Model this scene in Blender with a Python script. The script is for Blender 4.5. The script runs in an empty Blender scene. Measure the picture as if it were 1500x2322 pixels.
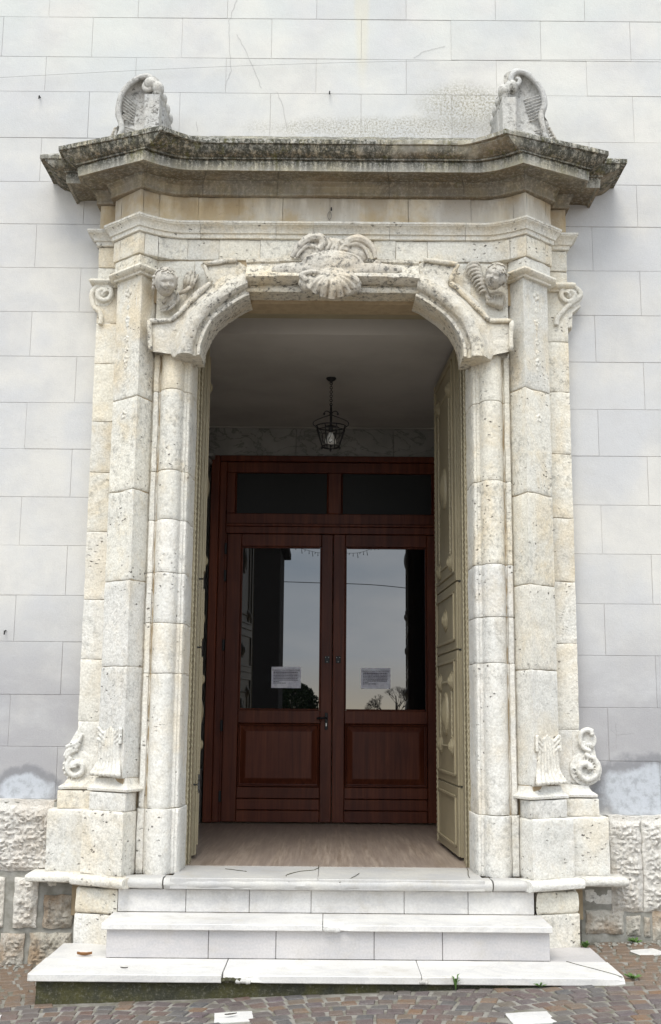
import bpy, bmesh, math, random
from math import sin, cos, pi, radians, sqrt, atan2
from mathutils import Vector, Matrix, noise

random.seed(7)
S = bpy.context.scene
C = S.collection
# ---------------------------------------------------------------- camera, light
ZC, CAMY, F, PITCH, ROLL = 1.56, -8.0, 2600.0, radians(10.0), 0.0085
fwd = Vector((0, cos(PITCH), sin(PITCH)))
r0 = Vector((1, 0, 0)); u0 = Vector((0, -sin(PITCH), cos(PITCH)))
RT = r0*cos(ROLL) + u0*sin(ROLL); UP = -r0*sin(ROLL) + u0*cos(ROLL)
cd = bpy.data.cameras.new('camera'); cam = bpy.data.objects.new('camera', cd); C.objects.link(cam)
cam.matrix_world = Matrix(((RT.x, UP.x, -fwd.x, 0), (RT.y, UP.y, -fwd.y, CAMY), (RT.z, UP.z, -fwd.z, ZC), (0, 0, 0, 1)))
cd.sensor_fit = 'VERTICAL'; cd.sensor_height = 36; cd.sensor_width = 36*1500/2322
cd.lens = 36*F/2322; cd.clip_start = 0.05; cd.clip_end = 2000
S.camera = cam

W = bpy.data.worlds.new("World"); S.world = W; W.use_nodes = True
wn = W.node_tree; wn.nodes.clear()
SUN_EL, SUN_AZ = radians(58), radians(195)     # overcast noon light from above the piazza
def wnode(t, **k):
    n = wn.nodes.new(t)
    for a, b in k.items(): setattr(n, a, b)
    return n
sky = wnode('ShaderNodeTexSky', sky_type='NISHITA', sun_disc=False, sun_elevation=SUN_EL, sun_rotation=SUN_AZ)
tc = wnode('ShaderNodeTexCoord'); mp = wnode('ShaderNodeMapping'); mp.inputs['Scale'].default_value = (2.2, 2.2, 7)
nz = wnode('ShaderNodeTexNoise'); nz.inputs['Scale'].default_value = 1.3; nz.inputs['Detail'].default_value = 8; nz.inputs['Roughness'].default_value = .55
cr = wnode('ShaderNodeValToRGB')
cr.color_ramp.elements[0].position = .3; cr.color_ramp.elements[0].color = (4.4, 5.5, 6.8, 1)
cr.color_ramp.elements[1].position = .72; cr.color_ramp.elements[1].color = (9.6, 9.7, 9.8, 1)
sx = wnode('ShaderNodeSeparateXYZ'); hr = wnode('ShaderNodeMapRange')
hr.inputs['From Min'].default_value = -.01; hr.inputs['From Max'].default_value = .05; hr.inputs['To Min'].default_value = 1; hr.inputs['To Max'].default_value = 0
mh = wnode('ShaderNodeMix', data_type='RGBA'); mh.inputs['B'].default_value = (11, 9.6, 7.2, 1)
mx = wnode('ShaderNodeMix', data_type='RGBA'); mx.inputs['Factor'].default_value = .95
bg = wnode('ShaderNodeBackground'); bg.inputs['Strength'].default_value = .11
wo = wnode('ShaderNodeOutputWorld')
L = wn.links.new
L(tc.outputs['Generated'], mp.inputs['Vector']); L(mp.outputs['Vector'], nz.inputs['Vector']); L(nz.outputs['Fac'], cr.inputs['Fac'])
L(tc.outputs['Generated'], sx.inputs[0]); L(sx.outputs['Z'], hr.inputs['Value']); L(hr.outputs['Result'], mh.inputs['Factor'])
L(cr.outputs['Color'], mh.inputs['A']); L(sky.outputs['Color'], mx.inputs['A']); L(mh.outputs['Result'], mx.inputs['B'])
L(mx.outputs['Result'], bg.inputs['Color']); L(bg.outputs[0], wo.inputs['Surface'])

sd = bpy.data.lights.new('sun', 'SUN'); sun = bpy.data.objects.new('sun', sd); C.objects.link(sun)
sd.energy = 1.25; sd.angle = radians(30); sd.color = (1, .96, .88)
sdir = Vector((sin(SUN_AZ)*cos(SUN_EL), cos(SUN_AZ)*cos(SUN_EL), sin(SUN_EL)))
sun.rotation_euler = sdir.to_track_quat('Z', 'Y').to_euler()
S.view_settings.view_transform = 'Standard'; S.view_settings.look = 'None'
S.view_settings.exposure = 1.12; S.view_settings.gamma = 1; S.view_settings.use_curve_mapping = False
S.render.engine = 'CYCLES'; S.render.resolution_x = 661; S.render.resolution_y = 1024
S.cycles.max_bounces = 10; S.cycles.diffuse_bounces = 6

# ---------------------------------------------------------------- measuring helper
def P(u, v, Y):
    """world point at depth Y that was measured at photo pixel u,v"""
    a = (u-750.0)/F; b = (1161.0-v)/F
    d = fwd + RT*a + UP*b
    s = (Y-CAMY)/d.y
    return Vector((d.x*s, Y, ZC+d.z*s))
def ZV(v, Y, u=750): return P(u, v, Y).z
def XU(u, v, Y): return P(u, v, Y).x

# ---------------------------------------------------------------- materials
class NT:
    def __init__(s, name):
        s.m = bpy.data.materials.new(name); s.m.use_nodes = True
        s.t = s.m.node_tree; s.b = s.t.nodes['Principled BSDF']; s.out = s.t.nodes['Material Output']
        s.g = s.n('ShaderNodeNewGeometry'); s.oi = s.n('ShaderNodeObjectInfo')
    def n(s, t, **k):
        x = s.t.nodes.new(t)
        for a, b in k.items(): setattr(x, a, b)
        return x
    def l(s, a, b): s.t.links.new(a, b)
    def vec(s, scale=(1, 1, 1), src=None, loc=(0, 0, 0)):
        m = s.n('ShaderNodeMapping'); m.inputs['Scale'].default_value = scale; m.inputs['Location'].default_value = loc
        s.l(src or s.g.outputs['Position'], m.inputs['Vector']); return m.outputs[0]
    def noise(s, scale, detail=5, rough=.55, v=None, dist=0):
        x = s.n('ShaderNodeTexNoise'); x.inputs['Scale'].default_value = scale; x.inputs['Detail'].default_value = detail
        x.inputs['Roughness'].default_value = rough; x.inputs['Distortion'].default_value = dist
        s.l(v or s.g.outputs['Position'], x.inputs['Vector']); return x.outputs['Fac']
    def ramp(s, f, a, b, lo=0., hi=1.):
        x = s.n('ShaderNodeMapRange'); x.interpolation_type = 'SMOOTHSTEP'
        x.inputs['From Min'].default_value = a; x.inputs['From Max'].default_value = b
        x.inputs['To Min'].default_value = lo; x.inputs['To Max'].default_value = hi
        s.l(f, x.inputs['Value']); return x.outputs[0]
    def math(s, op, a, b=None):
        x = s.n('ShaderNodeMath', operation=op)
        for i, q in enumerate((a, b)):
            if q is None: continue
            if isinstance(q, (int, float)): x.inputs[i].default_value = q
            else: s.l(q, x.inputs[i])
        return x.outputs[0]
    def mix(s, f, a, b, blend='MIX'):
        x = s.n('ShaderNodeMix', data_type='RGBA', blend_type=blend)
        for k, q in (('Factor', f), ('A', a), ('B', b)):
            if isinstance(q, (int, float)): x.inputs[k].default_value = q
            elif isinstance(q, tuple): x.inputs[k].default_value = (*q, 1)
            else: s.l(q, x.inputs[k])
        return x.outputs['Result']
    def bump(s, h, strength, dist, prev=None):
        x = s.n('ShaderNodeBump'); x.inputs['Strength'].default_value = strength; x.inputs['Distance'].default_value = dist
        s.l(h, x.inputs['Height'])
        if prev is not None: s.l(prev, x.inputs['Normal'])
        return x.outputs[0]
    def done(s, col, rough=.8, nrm=None, spec=.3, metal=0):
        if isinstance(col, tuple): s.b.inputs['Base Color'].default_value = (*col, 1)
        else: s.l(col, s.b.inputs['Base Color'])
        if isinstance(rough, (int, float)): s.b.inputs['Roughness'].default_value = rough
        else: s.l(rough, s.b.inputs['Roughness'])
        s.b.inputs['Specular IOR Level'].default_value = spec; s.b.inputs['Metallic'].default_value = metal
        if nrm is not None: s.l(nrm, s.b.inputs['Normal'])
        return s.m

def stone(name, c1, c2, yel=(.52, .40, .24), yamt=.5, grime=.3, pits=1.0, bumpy=1.0, gcol=(.10, .095, .085)):
    m = NT(name)
    off = m.n('ShaderNodeCombineXYZ'); r_ = m.math('MULTIPLY', m.oi.outputs['Random'], 23.0)
    m.l(r_, off.inputs[0]); m.l(m.math('MULTIPLY', r_, 1.7), off.inputs[2])
    ad = m.n('ShaderNodeVectorMath', operation='ADD'); m.l(m.g.outputs['Position'], ad.inputs[0]); m.l(off.outputs[0], ad.inputs[1])
    class _G: outputs = {'Position': ad.outputs[0]}
    m.g = _G
    col = m.mix(m.ramp(m.noise(2.6, 6, .6), .35, .65), c1, c2)
    col = m.mix(m.math('MULTIPLY', m.ramp(m.noise(2.1, 8, .62, m.vec((1, 1, .7), loc=(3, 7, 1)), .4), .48, .68), yamt), col, yel)
    col = m.mix(m.math('MULTIPLY', m.ramp(m.noise(9, 7, .7, m.vec((1, 1, .8), loc=(9, 2, 4))), .5, .72), yamt*.55), col, yel)
    rr_ = m.math('FRACT', m.math('MULTIPLY', m.oi.outputs['Random'], 7.31))
    col = m.mix(m.ramp(rr_, 0, 1, 0, .6), col, m.mix(1.0, col, (.87, .88, .91), 'MULTIPLY'))
    col = m.mix(m.math('MULTIPLY', m.ramp(m.oi.outputs['Random'], .55, 1), .55), col, m.mix(1.0, col, (1.02, .985, .91), 'MULTIPLY'))
    fine = m.noise(70, 6, .75)
    col = m.mix(1.0, col, m.mix(m.ramp(fine, .3, .7), (.78, .77, .75), (1.10, 1.10, 1.10)), 'MULTIPLY')
    gm = m.math('MULTIPLY', m.ramp(m.noise(1.9, 4, .5, m.vec((1, 1, 1), loc=(21, 0, 5))), *((.36, .56) if grime > .8 else (.43, .62))), m.ramp(m.noise(26, 9, .78), .49, .62))
    col = m.mix(m.math('MULTIPLY', gm, grime), col, gcol)
    sp = m.ramp(m.noise(48, 4, .7, m.vec((1, 1, 1), loc=(5, 5, 5))), .64, .74)
    col = m.mix(m.math('MULTIPLY', sp, .32*pits), col, (.16, .15, .13))
    vo = m.n('ShaderNodeTexVoronoi'); vo.inputs['Scale'].default_value = 26; vo.inputs['Randomness'].default_value = 1
    dv = m.n('ShaderNodeVectorMath', operation='ADD'); nn = m.n('ShaderNodeTexNoise'); nn.inputs['Scale'].default_value = 60
    m.l(m.g.outputs['Position'], nn.inputs['Vector'])
    sc = m.n('ShaderNodeVectorMath', operation='SCALE'); sc.inputs['Scale'].default_value = .03; m.l(nn.outputs['Color'], sc.inputs[0])
    m.l(m.vec((.75, .75, 1.25)), dv.inputs[0]); m.l(sc.outputs[0], dv.inputs[1]); m.l(dv.outputs[0], vo.inputs['Vector'])
    pit = m.math('MULTIPLY', m.ramp(vo.outputs['Distance'], .10, .22, 1, 0), m.ramp(m.noise(4.2, 3, .5, m.vec((1, 1, 1), loc=(1, 8, 3))), .50, .62))
    col = m.mix(m.math('MULTIPLY', pit, .8*pits), col, (.07, .06, .05))
    nr = m.bump(m.noise(16, 8, .65), .55*bumpy, .02)
    nr = m.bump(fine, .5*bumpy, .007, nr)
    nr = m.bump(m.math('MULTIPLY', pit, -1), .8*pits, .012, nr)
    return m.done(col, .85, nr, .25)

M = {}
M['portal'] = stone('travertine', (.715, .685, .605), (.65, .63, .57), yel=(.64, .50, .29), yamt=.5, grime=.45)
M['portalw'] = stone('travertine_washed', (.73, .705, .65), (.66, .645, .60), yel=(.64, .52, .33), yamt=.34, grime=.35)
M['arch'] = stone('lichen_travertine', (.66, .62, .53), (.59, .565, .51), yel=(.60, .47, .27), yamt=.45, grime=.95, bumpy=1.4)
M['relief'] = stone('carved_limestone', (.53, .495, .43), (.46, .435, .39), yamt=.35, grime=.9, pits=.4, bumpy=.5)
M['console'] = stone('lichen_grey_limestone', (.53, .52, .49), (.45, .445, .43), yamt=.15, grime=1.0, pits=.6, bumpy=.8)
M['rough'] = stone('pitched_limestone', (.58, .54, .47), (.47, .44, .38), yel=(.36, .22, .11), yamt=.7, grime=.7, pits=.5, bumpy=2)
M['roughw'] = stone('pale_pitched_limestone', (.72, .69, .64), (.66, .63, .58), yel=(.55, .42, .28), yamt=.3, grime=.25, pits=.6, bumpy=2)

def marble(name, a, b, dirt=.25):
    m = NT(name)
    col = m.mix(m.ramp(m.noise(2.3, 5), .35, .65), a, b)
    col = m.mix(m.ramp(m.oi.outputs['Random'], 0, 1, 0, .6), col, m.mix(1.0, col, (.93, .93, .95), 'MULTIPLY'))
    col = m.mix(m.math('MULTIPLY', m.ramp(m.noise(5, 8, .7), .5, .8), dirt), col, (.38, .34, .27))
    col = m.mix(m.math('MULTIPLY', m.ramp(m.noise(60, 3, .6), .70, .76), dirt), col, (.2, .18, .15))
    a_ = m.noise(1.7, 8, .6, m.vec((1, 1.6, 2.5)), 1.2)
    vein = m.ramp(m.math('ABSOLUTE', m.math('SUBTRACT', a_, .5)), 0, .06, 1, 0)
    col = m.mix(m.math('MULTIPLY', vein, .22), col, (.36, .36, .38))
    col = m.mix(1.0, col, m.mix(m.ramp(m.noise(85, 5, .7), .3, .7), (.90, .90, .90), (1.05, 1.05, 1.05)), 'MULTIPLY')
    nr = m.bump(m.noise(30, 6, .6), .3, .004)
    return m.done(col, .6, nr, .3)
M['marble'] = marble('white_marble', (.64, .62, .585), (.57, .55, .52), .6)
M['marbleg'] = marble('greyed_marble', (.50, .475, .46), (.44, .42, .41), .5)
M['thresh'] = marble('worn_marble', (.50, .48, .44), (.42, .41, .395), .8)

# plaster of the facade
def plaster():
    m = NT('painted_plaster')
    p = m.g.outputs['Position']
    s = m.n('ShaderNodeSeparateXYZ'); m.l(p, s.inputs[0])
    col = m.mix(m.ramp(m.noise(.9, 5, .6), .40, .60), (.505, .502, .50), (.585, .565, .525))
    col = m.mix(m.ramp(m.noise(3.5, 7, .65), .38, .72, 0, .55), col, (.47, .46, .445))
    # pale greenish rain wash high up, greyer damp low down
    hi = m.math('MULTIPLY', m.ramp(s.outputs['Z'], 5.2, 7.2), m.ramp(m.noise(1.5, 4), .3, .7))
    col = m.mix(m.math('MULTIPLY', hi, .55), col, (.53, .56, .53))
    lo = m.math('MULTIPLY', m.ramp(s.outputs['Z'], 2.5, 1.5), m.ramp(m.noise(1.3, 5, .6, m.vec((1, 1, 1.6), loc=(4, 0, 2))), .26, .58))
    col = m.mix(m.math('MULTIPLY', lo, .9), col, (.34, .33, .335))
    def blob(cx, cz, rx, rz, colr, amt, nscale=5, th=(.8, 1.15)):
        a = m.math('DIVIDE', m.math('SUBTRACT', s.outputs['X'], cx), rx)
        b = m.math('DIVIDE', m.math('SUBTRACT', s.outputs['Z'], cz), rz)
        d = m.math('SQRT', m.math('ADD', m.math('MULTIPLY', a, a), m.math('MULTIPLY', b, b)))
        d = m.math('ADD', d, m.math('MULTIPLY', m.math('SUBTRACT', m.noise(nscale, 6, .65), .5), .9))
        return m.ramp(d, th[0], th[1], amt, 0)
    st = P(1060, 240, 0)
    gr = m.math('MULTIPLY', blob(st.x, st.z, .42, .22, None, 1, 4, (.3, 1.2)), m.ramp(m.noise(60, 6, .8), .42, .6))
    col = m.mix(m.math('MULTIPLY', gr, .8), col, (.22, .2, .13))
    st = P(880, 290, 0)
    gr = m.math('MULTIPLY', blob(st.x, st.z, 1.1, .1, None, 1, 4, (.4, 1.2)), m.ramp(m.noise(70, 6, .8), .45, .58))
    col = m.mix(m.math('MULTIPLY', gr, .75), col, (.24, .22, .16))
    for (u, v, rx, rz) in ((58, 1790, .22, .14), (1460, 1790, .33, .2)):
        q = P(u, v, 0)
        col = m.mix(blob(q.x, q.z, rx*1.12, rz*1.18, None, .75, 7, (.85, 1.1)), col, (.20, .20, .21))
        col = m.mix(blob(q.x, q.z-.02, rx, rz, None, .85, 7, (.7, 1.0)), col, (.50, .52, .55))
        col = m.mix(m.math('MULTIPLY', blob(q.x, q.z-.05, rx, rz, None, .8, 7, (.7, 1.0)), m.ramp(m.noise(18, 6, .7), .45, .65)), col, (.32, .33, .34))
    st = P(812, 40, 0)
    col = m.mix(blob(st.x+.03, st.z+.1, .07, .7, None, .45, 3, (.5, 1.1)), col, (.58, .54, .42))
    col = m.mix(m.ramp(m.oi.outputs['Random'], 0, 1, 0, .5), col, m.mix(1.0, col, (.92, .925, .94), 'MULTIPLY'))
    f = m.noise(110, 6, .7)
    col = m.mix(1.0, col, m.mix(m.ramp(f, .3, .7), (.94, .94, .94), (1.03, 1.03, 1.03)), 'MULTIPLY')
    nr = m.bump(m.noise(9, 6, .6), .3, .012); nr = m.bump(f, .35, .004, nr)
    return m.done(col, .9, nr, .15)
M['plaster'] = plaster()

def cornice_mat():
    m = NT('mossy_cornice_stone')
    s = m.n('ShaderNodeSeparateXYZ'); m.l(m.g.outputs['Position'], s.inputs[0])
    col = m.mix(m.ramp(m.noise(5, 6), .35, .65), (.52, .47, .35), (.43, .41, .36))
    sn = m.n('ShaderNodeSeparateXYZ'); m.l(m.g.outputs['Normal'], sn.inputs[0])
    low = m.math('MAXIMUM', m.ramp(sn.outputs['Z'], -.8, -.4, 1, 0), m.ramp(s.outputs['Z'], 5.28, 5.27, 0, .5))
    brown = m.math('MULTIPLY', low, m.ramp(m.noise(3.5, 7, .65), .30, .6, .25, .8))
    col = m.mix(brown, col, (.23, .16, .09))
    up = m.ramp(s.outputs['Z'], 5.27, 5.35, .5, 1)
    big = m.ramp(m.noise(2.2, 5, .6, m.vec((1, 1, .7), loc=(2.2, 0, 0))), .33, .50, .32, 1)
    streak = m.noise(1, 8, .7, m.vec((30, 30, 3.0)))
    lich = m.noise(75, 9, .8)
    dark = m.math('MULTIPLY', m.math('MULTIPLY', up, big), m.ramp(m.math('ADD', m.math('MULTIPLY', streak, .5), m.math('MULTIPLY', lich, .5)), .38, .53))
    col = m.mix(m.math('MULTIPLY', dark, .95), col, (.045, .045, .035))
    ol = m.math('MULTIPLY', up, m.ramp(m.noise(1, 6, .65, m.vec((14, 14, 2.5), loc=(8, 8, 8))), .56, .68))
    col = m.mix(m.math('MULTIPLY', ol, .5), col, (.13, .12, .03))
    wh = m.math('MULTIPLY', m.ramp(s.outputs['Z'], 5.40, 5.47, .35, 1), m.ramp(m.noise(42, 6, .8, m.vec(loc=(3, 3, 3))), .52, .6))
    col = m.mix(m.math('MULTIPLY', wh, .8), col, (.48, .47, .43))
    nr = m.bump(m.noise(18, 8, .7), .5, .012); nr = m.bump(lich, .4, .005, nr)
    return m.done(col, .9, nr, .2)
M['cornice'] = cornice_mat()
def frieze_mat():
    m = NT('stained_frieze_stone')
    s = m.n('ShaderNodeSeparateXYZ'); m.l(m.g.outputs['Position'], s.inputs[0])
    col = m.mix(m.ramp(m.noise(3, 6, .6), .4, .6), (.66, .60, .48), (.60, .565, .49))
    col = m.mix(m.ramp(m.noise(2.2, 7, .6, m.vec(loc=(0, 5, 2))), .42, .62, 0, .75), col, (.52, .38, .19))
    st = m.math('MULTIPLY', m.ramp(s.outputs['Z'], 4.9, 5.22), m.ramp(m.noise(1, 7, .65, m.vec((6, 6, 1.2))), .36, .58))
    col = m.mix(m.math('MULTIPLY', st, .45), col, (.20, .14, .08))
    col = m.mix(m.ramp(m.oi.outputs['Random'], 0, 1, 0, .6), col, m.mix(1.0, col, (.86, .87, .92), 'MULTIPLY'))
    col = m.mix(m.ramp(m.noise(50, 6, .75), .60, .72, 0, .5), col, (.12, .1, .08))
    nr = m.bump(m.noise(18, 8, .65), .5, .015); nr = m.bump(m.noise(80, 5, .7), .3, .005, nr)
    return m.done(col, .88, nr, .2)
M['frieze'] = frieze_mat()

def simple(name, c, rough=.6, spec=.4, metal=0, c2=None, sc=20, b=.0):
    m = NT(name)
    col = m.mix(m.ramp(m.noise(sc, 6, .6), .35, .7), c, c2 or tuple(x*.8 for x in c))
    nr = m.bump(m.noise(sc*3, 5, .6), b, .005) if b else None
    return m.done(col, rough, nr, spec, metal)
M['mortar'] = simple('lime_mortar', (.40, .37, .31), .95, .1, b=.6)
M['joint'] = simple('dirty_joint', (.36, .28, .18), .95, .1, b=.6)
M['core'] = simple('pale_joint_mortar', (.62, .60, .57), .95, .1, b=.3)  # even pale mortar seen through the plaster joints
M['cement'] = simple('grey_cement_pointing', (.30, .29, .26), .95, .1, c2=(.20, .19, .16), sc=14, b=.9)
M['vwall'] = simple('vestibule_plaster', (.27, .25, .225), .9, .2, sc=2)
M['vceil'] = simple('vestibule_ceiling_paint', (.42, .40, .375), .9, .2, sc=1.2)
M['green'] = None
def green():
    m = NT('olive_enamel')
    col = m.mix(m.ramp(m.noise(3, 6, .6), .35, .7), (.30, .255, .165), (.26, .222, .145))
    col = m.mix(m.ramp(m.noise(1, 7, .7, m.vec((40, 40, 3))), .55, .8, 0, .25), col, (.13, .11, .07))
    nr = m.bump(m.noise(60, 5, .6), .15, .003)
    return m.done(col, .45, nr, .4)
M['green'] = green()
M['rope'] = simple('olive_enamel_rope', (.33, .285, .19), .5, .4)
M['iron'] = simple('black_wrought_iron', (.012, .012, .013), .5, .4)
M['steel'] = simple('brushed_steel', (.45, .44, .42), .35, .5, 1)
M['bulb'] = simple('opal_glass_bulb', (.75, .74, .70), .25, .5)
M['black'] = simple('gap_rubber', (.01, .01, .01), .9, .1)
def wood():
    m = NT('mahogany')
    v = m.vec((22, 22, 1.1))
    a = m.noise(1, 8, .65, v, .6)
    col = m.mix(m.ramp(a, .3, .72), (.078, .019, .009), (.175, .047, .020))
    col = m.mix(m.ramp(m.noise(1.6, 3), .35, .7, 0, .6), col, (.07, .016, .010))
    col = m.mix(m.ramp(m.oi.outputs['Random'], 0, 1, 0, .5), col, m.mix(1.0, col, (.72, .7, .7), 'MULTIPLY'))
    nr = m.bump(a, .12, .003)
    return m.done(col, .42, nr, .22)
M['wood'] = wood()
def glass():
    m = NT('dark_window_glass'); m.b.inputs['IOR'].default_value = 2.1
    m.b.inputs['Coat Weight'].default_value = 0
    r = m.done((.006, .006, .007), .0, None, .5); return r
M['glass'] = glass()
M['tglass'] = simple('dull_dark_glass', (.007, .008, .008), .55, .35)
def veined():
    m = NT('veined_grey_marble')
    a = m.noise(2.2, 9, .62, m.vec((1, 1, 1.6)), 1.6)
    vein = m.ramp(m.math('ABSOLUTE', m.math('SUBTRACT', a, .5)), 0, .035, 1, 0)
    col = m.mix(m.ramp(m.noise(3, 6), .3, .7), (.27, .265, .25), (.19, .19, .18))
    col = m.mix(m.math('MULTIPLY', vein, .7), col, (.09, .09, .085))
    return m.done(col, .35, None, .4)
M['veined'] = veined()
def lam():
    m = NT('striped_travertine_floor')
    a = m.noise(1, 7, .65, m.vec((55, 2.2, 1)))
    b = m.noise(1, 3, .5, m.vec((14, .9, 1), loc=(3, 1, 0)))
    col = m.mix(m.ramp(a, .3, .7), (.24, .185, .145), (.42, .345, .285))
    col = m.mix(m.ramp(b, .35, .65, 0, .6), col, (.25, .20, .17))
    return m.done(col, .32, m.bump(a, .08, .002), .45)
M['floor'] = lam()
def cobble():
    m = NT('porphyry')
    r = m.n('ShaderNodeValToRGB'); e = r.color_ramp.elements
    cols = [tuple(q*.74*f for q, f in zip(c, (.93, 1, 1.03))) for c in [(.12, .085, .08), (.155, .105, .095), (.16, .13, .115), (.11, .10, .10), (.19, .11, .085), (.145, .10, .105), (.175, .145, .115), (.27, .14, .07), (.13, .11, .105)]]
    e[0].position = 0; e[0].color = (*cols[0], 1); e[1].position = 1; e[1].color = (*cols[-1], 1)
    for i, c in enumerate(cols[1:-1]):
        q = r.color_ramp.elements.new((i+1)/(len(cols)-1)); q.color = (*c, 1)
    m.l(m.oi.outputs['Random'], r.inputs['Fac'])
    col = m.mix(m.ramp(m.noise(14, 7, .7), .35, .7, 0, .6), r.outputs['Color'], (.15, .135, .12))
    col = m.mix(1.0, col, m.mix(m.ramp(m.noise(120, 5, .7), .3, .7), (.75, .75, .75), (1.2, 1.2, 1.2)), 'MULTIPLY')
    nr = m.bump(m.noise(30, 7, .7), .7, .01)
    return m.done(col, .6, nr, .4)
M['cobble'] = cobble()
M['sand'] = simple('jointing_sand', (.25, .235, .21), .95, .1, c2=(.13, .12, .09), sc=9, b=.8)
def moss():
    m = NT('mossy_concrete')
    col = m.mix(m.ramp(m.noise(6, 8, .7), .35, .65), (.055, .055, .04), (.085, .08, .035))
    col = m.mix(m.ramp(m.noise(50, 7, .8), .5, .7), col, (.19, .18, .14))
    col = m.mix(m.ramp(m.noise(2.4, 5, .6), .64, .70), col, (.50, .47, .40))
    nr = m.bump(m.noise(30, 8, .75), 1, .02)
    return m.done(col, .95, nr, .1)
M['moss'] = moss()
M['paper'] = simple('crumpled_paper', (.80, .80, .86), .6, .3, c2=(.60, .60, .68), sc=25, b=.9)
M['ink'] = simple('grey_ink', (.14, .13, .17), .8, .1)
M['leafbrown'] = simple('dry_leaf', (.28, .14, .06), .8, .1)
M['weed'] = simple('weed_green', (.07, .13, .03), .7, .2, c2=(.10, .17, .05))
M['treedark'] = simple('evergreen_leaf', (.03, .045, .02), .8, .1)
M['bark'] = simple('grey_bark', (.07, .06, .05), .9, .1)
M['darkwall'] = simple('shade_dark_masonry', (.03, .028, .026), .9, .1, sc=3)  # near-black colour stands in for shade, so the mirrored wall reads dark
M['crack'] = simple('hairline_crack', (.36, .35, .34), .95, .05)
M['cable'] = simple('grey_cable', (.22, .21, .2), .7, .2)

# ---------------------------------------------------------------- mesh helpers
def nd(p, f, amp, seed=0): return noise.noise(Vector((p[0]*f+seed, p[1]*f+seed*1.7, p[2]*f-seed)))*amp
def mesh(name, vs, fs, mat, parent=None, smooth=False, loc=None):
    me = bpy.data.meshes.new(name); me.from_pydata([tuple(v) for v in vs], [], fs)
    if smooth: me.shade_smooth()
    me.materials.append(mat); o = bpy.data.objects.new(name, me); C.objects.link(o)
    if parent: o.parent = parent
    return o
def thing(name, label, cat, group=None, kind=None):
    o = bpy.data.objects.new(name, None); C.objects.link(o); o.empty_display_size = .1
    return tag(o, label, cat, group, kind)
def tag(o, label=None, cat=None, group=None, kind=None):
    if label: o['label'] = label
    if cat: o['category'] = cat
    if group: o['group'] = group
    if kind: o['kind'] = kind
    return o
def fixn(me):
    bm = bmesh.new(); bm.from_mesh(me); bmesh.ops.recalc_face_normals(bm, faces=bm.faces); bm.to_mesh(me); bm.free()
def grid(rows, name, mat, parent=None, closed=False, caps=False, smooth=True, sharp=35, disp=0, freq=12, seed=0, yonly=False):
    """rows[i][j] points -> quad sheet, optional closed section (j wraps) with end caps"""
    n = len(rows[0]); vs = []
    for r in rows:
        for p in r:
            p = Vector(p)
            if disp:
                d = Vector((nd(p, freq, disp, seed), nd(p, freq, disp, seed+9), nd(p, freq, disp*.6, seed+17)))
                d += Vector((0, nd(p, freq*3.1, disp*.45, seed+31), 0))
                if yonly: d = Vector((0, d.y, 0))
                p = p + d
            vs.append(p)
    fs = []
    for i in range(len(rows)-1):
        for j in range(n-1 + (1 if closed else 0)):
            a = i*n+j; b = i*n+(j+1) % n
            fs.append((a, b, b+n, a+n))
    if caps:
        fs.append(tuple(range(n))); fs.append(tuple(reversed(range((len(rows)-1)*n, len(rows)*n))))
    o = mesh(name, vs, fs, mat, parent, smooth)
    fixn(o.data)
    if smooth:
        o.data.shade_smooth(); o.data.set_sharp_from_angle(angle=radians(sharp))
    return o
def box(name, mat, parent, x0, x1, y0, y1, z0, z1, bev=.004, M4=None, disp=0):
    bm = bmesh.new(); bmesh.ops.create_cube(bm, size=1)
    for v in bm.verts:
        v.co = Vector(((x0+x1)/2+v.co.x*(x1-x0), (y0+y1)/2+v.co.y*(y1-y0), (z0+z1)/2+v.co.z*(z1-z0)))
    if bev: bmesh.ops.bevel(bm, geom=list(bm.edges), offset=bev, segments=1, affect='EDGES')
    if M4: bmesh.ops.transform(bm, matrix=M4, verts=bm.verts)
    me = bpy.data.meshes.new(name); bm.to_mesh(me); bm.free(); me.materials.append(mat)
    o = bpy.data.objects.new(name, me); C.objects.link(o)
    if parent: o.parent = parent
    return o
def tube_geo(pts, rad, sides=8, vs=None, fs=None, closed=False):
    vs = [] if vs is None else vs; fs = [] if fs is None else fs
    pts = [Vector(p) for p in pts]; n = len(pts); base = len(vs); prev = None
    for i, p in enumerate(pts):
        a = pts[(i-1) % n] if (closed or i > 0) else p; b = pts[(i+1) % n] if (closed or i < n-1) else p
        t = (b-a).normalized() if (b-a).length > 1e-9 else Vector((0, 0, 1))
        if prev is None:
            q = t.cross(Vector((0, 1, 0)));
            if q.length < .1: q = t.cross(Vector((1, 0, 0)))
        else: q = prev - t*prev.dot(t)
        q.normalize(); prev = q; w = t.cross(q)
        r = rad[i] if isinstance(rad, (list, tuple)) else rad
        for k in range(sides):
            an = 2*pi*k/sides; vs.append(p+q*(cos(an)*r)+w*(sin(an)*r))
    m = n if closed else n-1
    for i in range(m):
        for k in range(sides):
            a = base+i*sides+k; b = base+i*sides+(k+1) % sides
            c = base+((i+1) % n)*sides+(k+1) % sides; d = base+((i+1) % n)*sides+k
            fs.append((a, b, c, d))
    if not closed:
        fs.append(tuple(base+k for k in reversed(range(sides)))); fs.append(tuple(base+(n-1)*sides+k for k in range(sides)))
    return vs, fs
def tube(name, mat, parent, pts, rad, sides=8, closed=False):
    vs, fs = tube_geo(pts, rad, sides, closed=closed)
    o = mesh(name, vs, fs, mat, parent, True); return o
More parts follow.
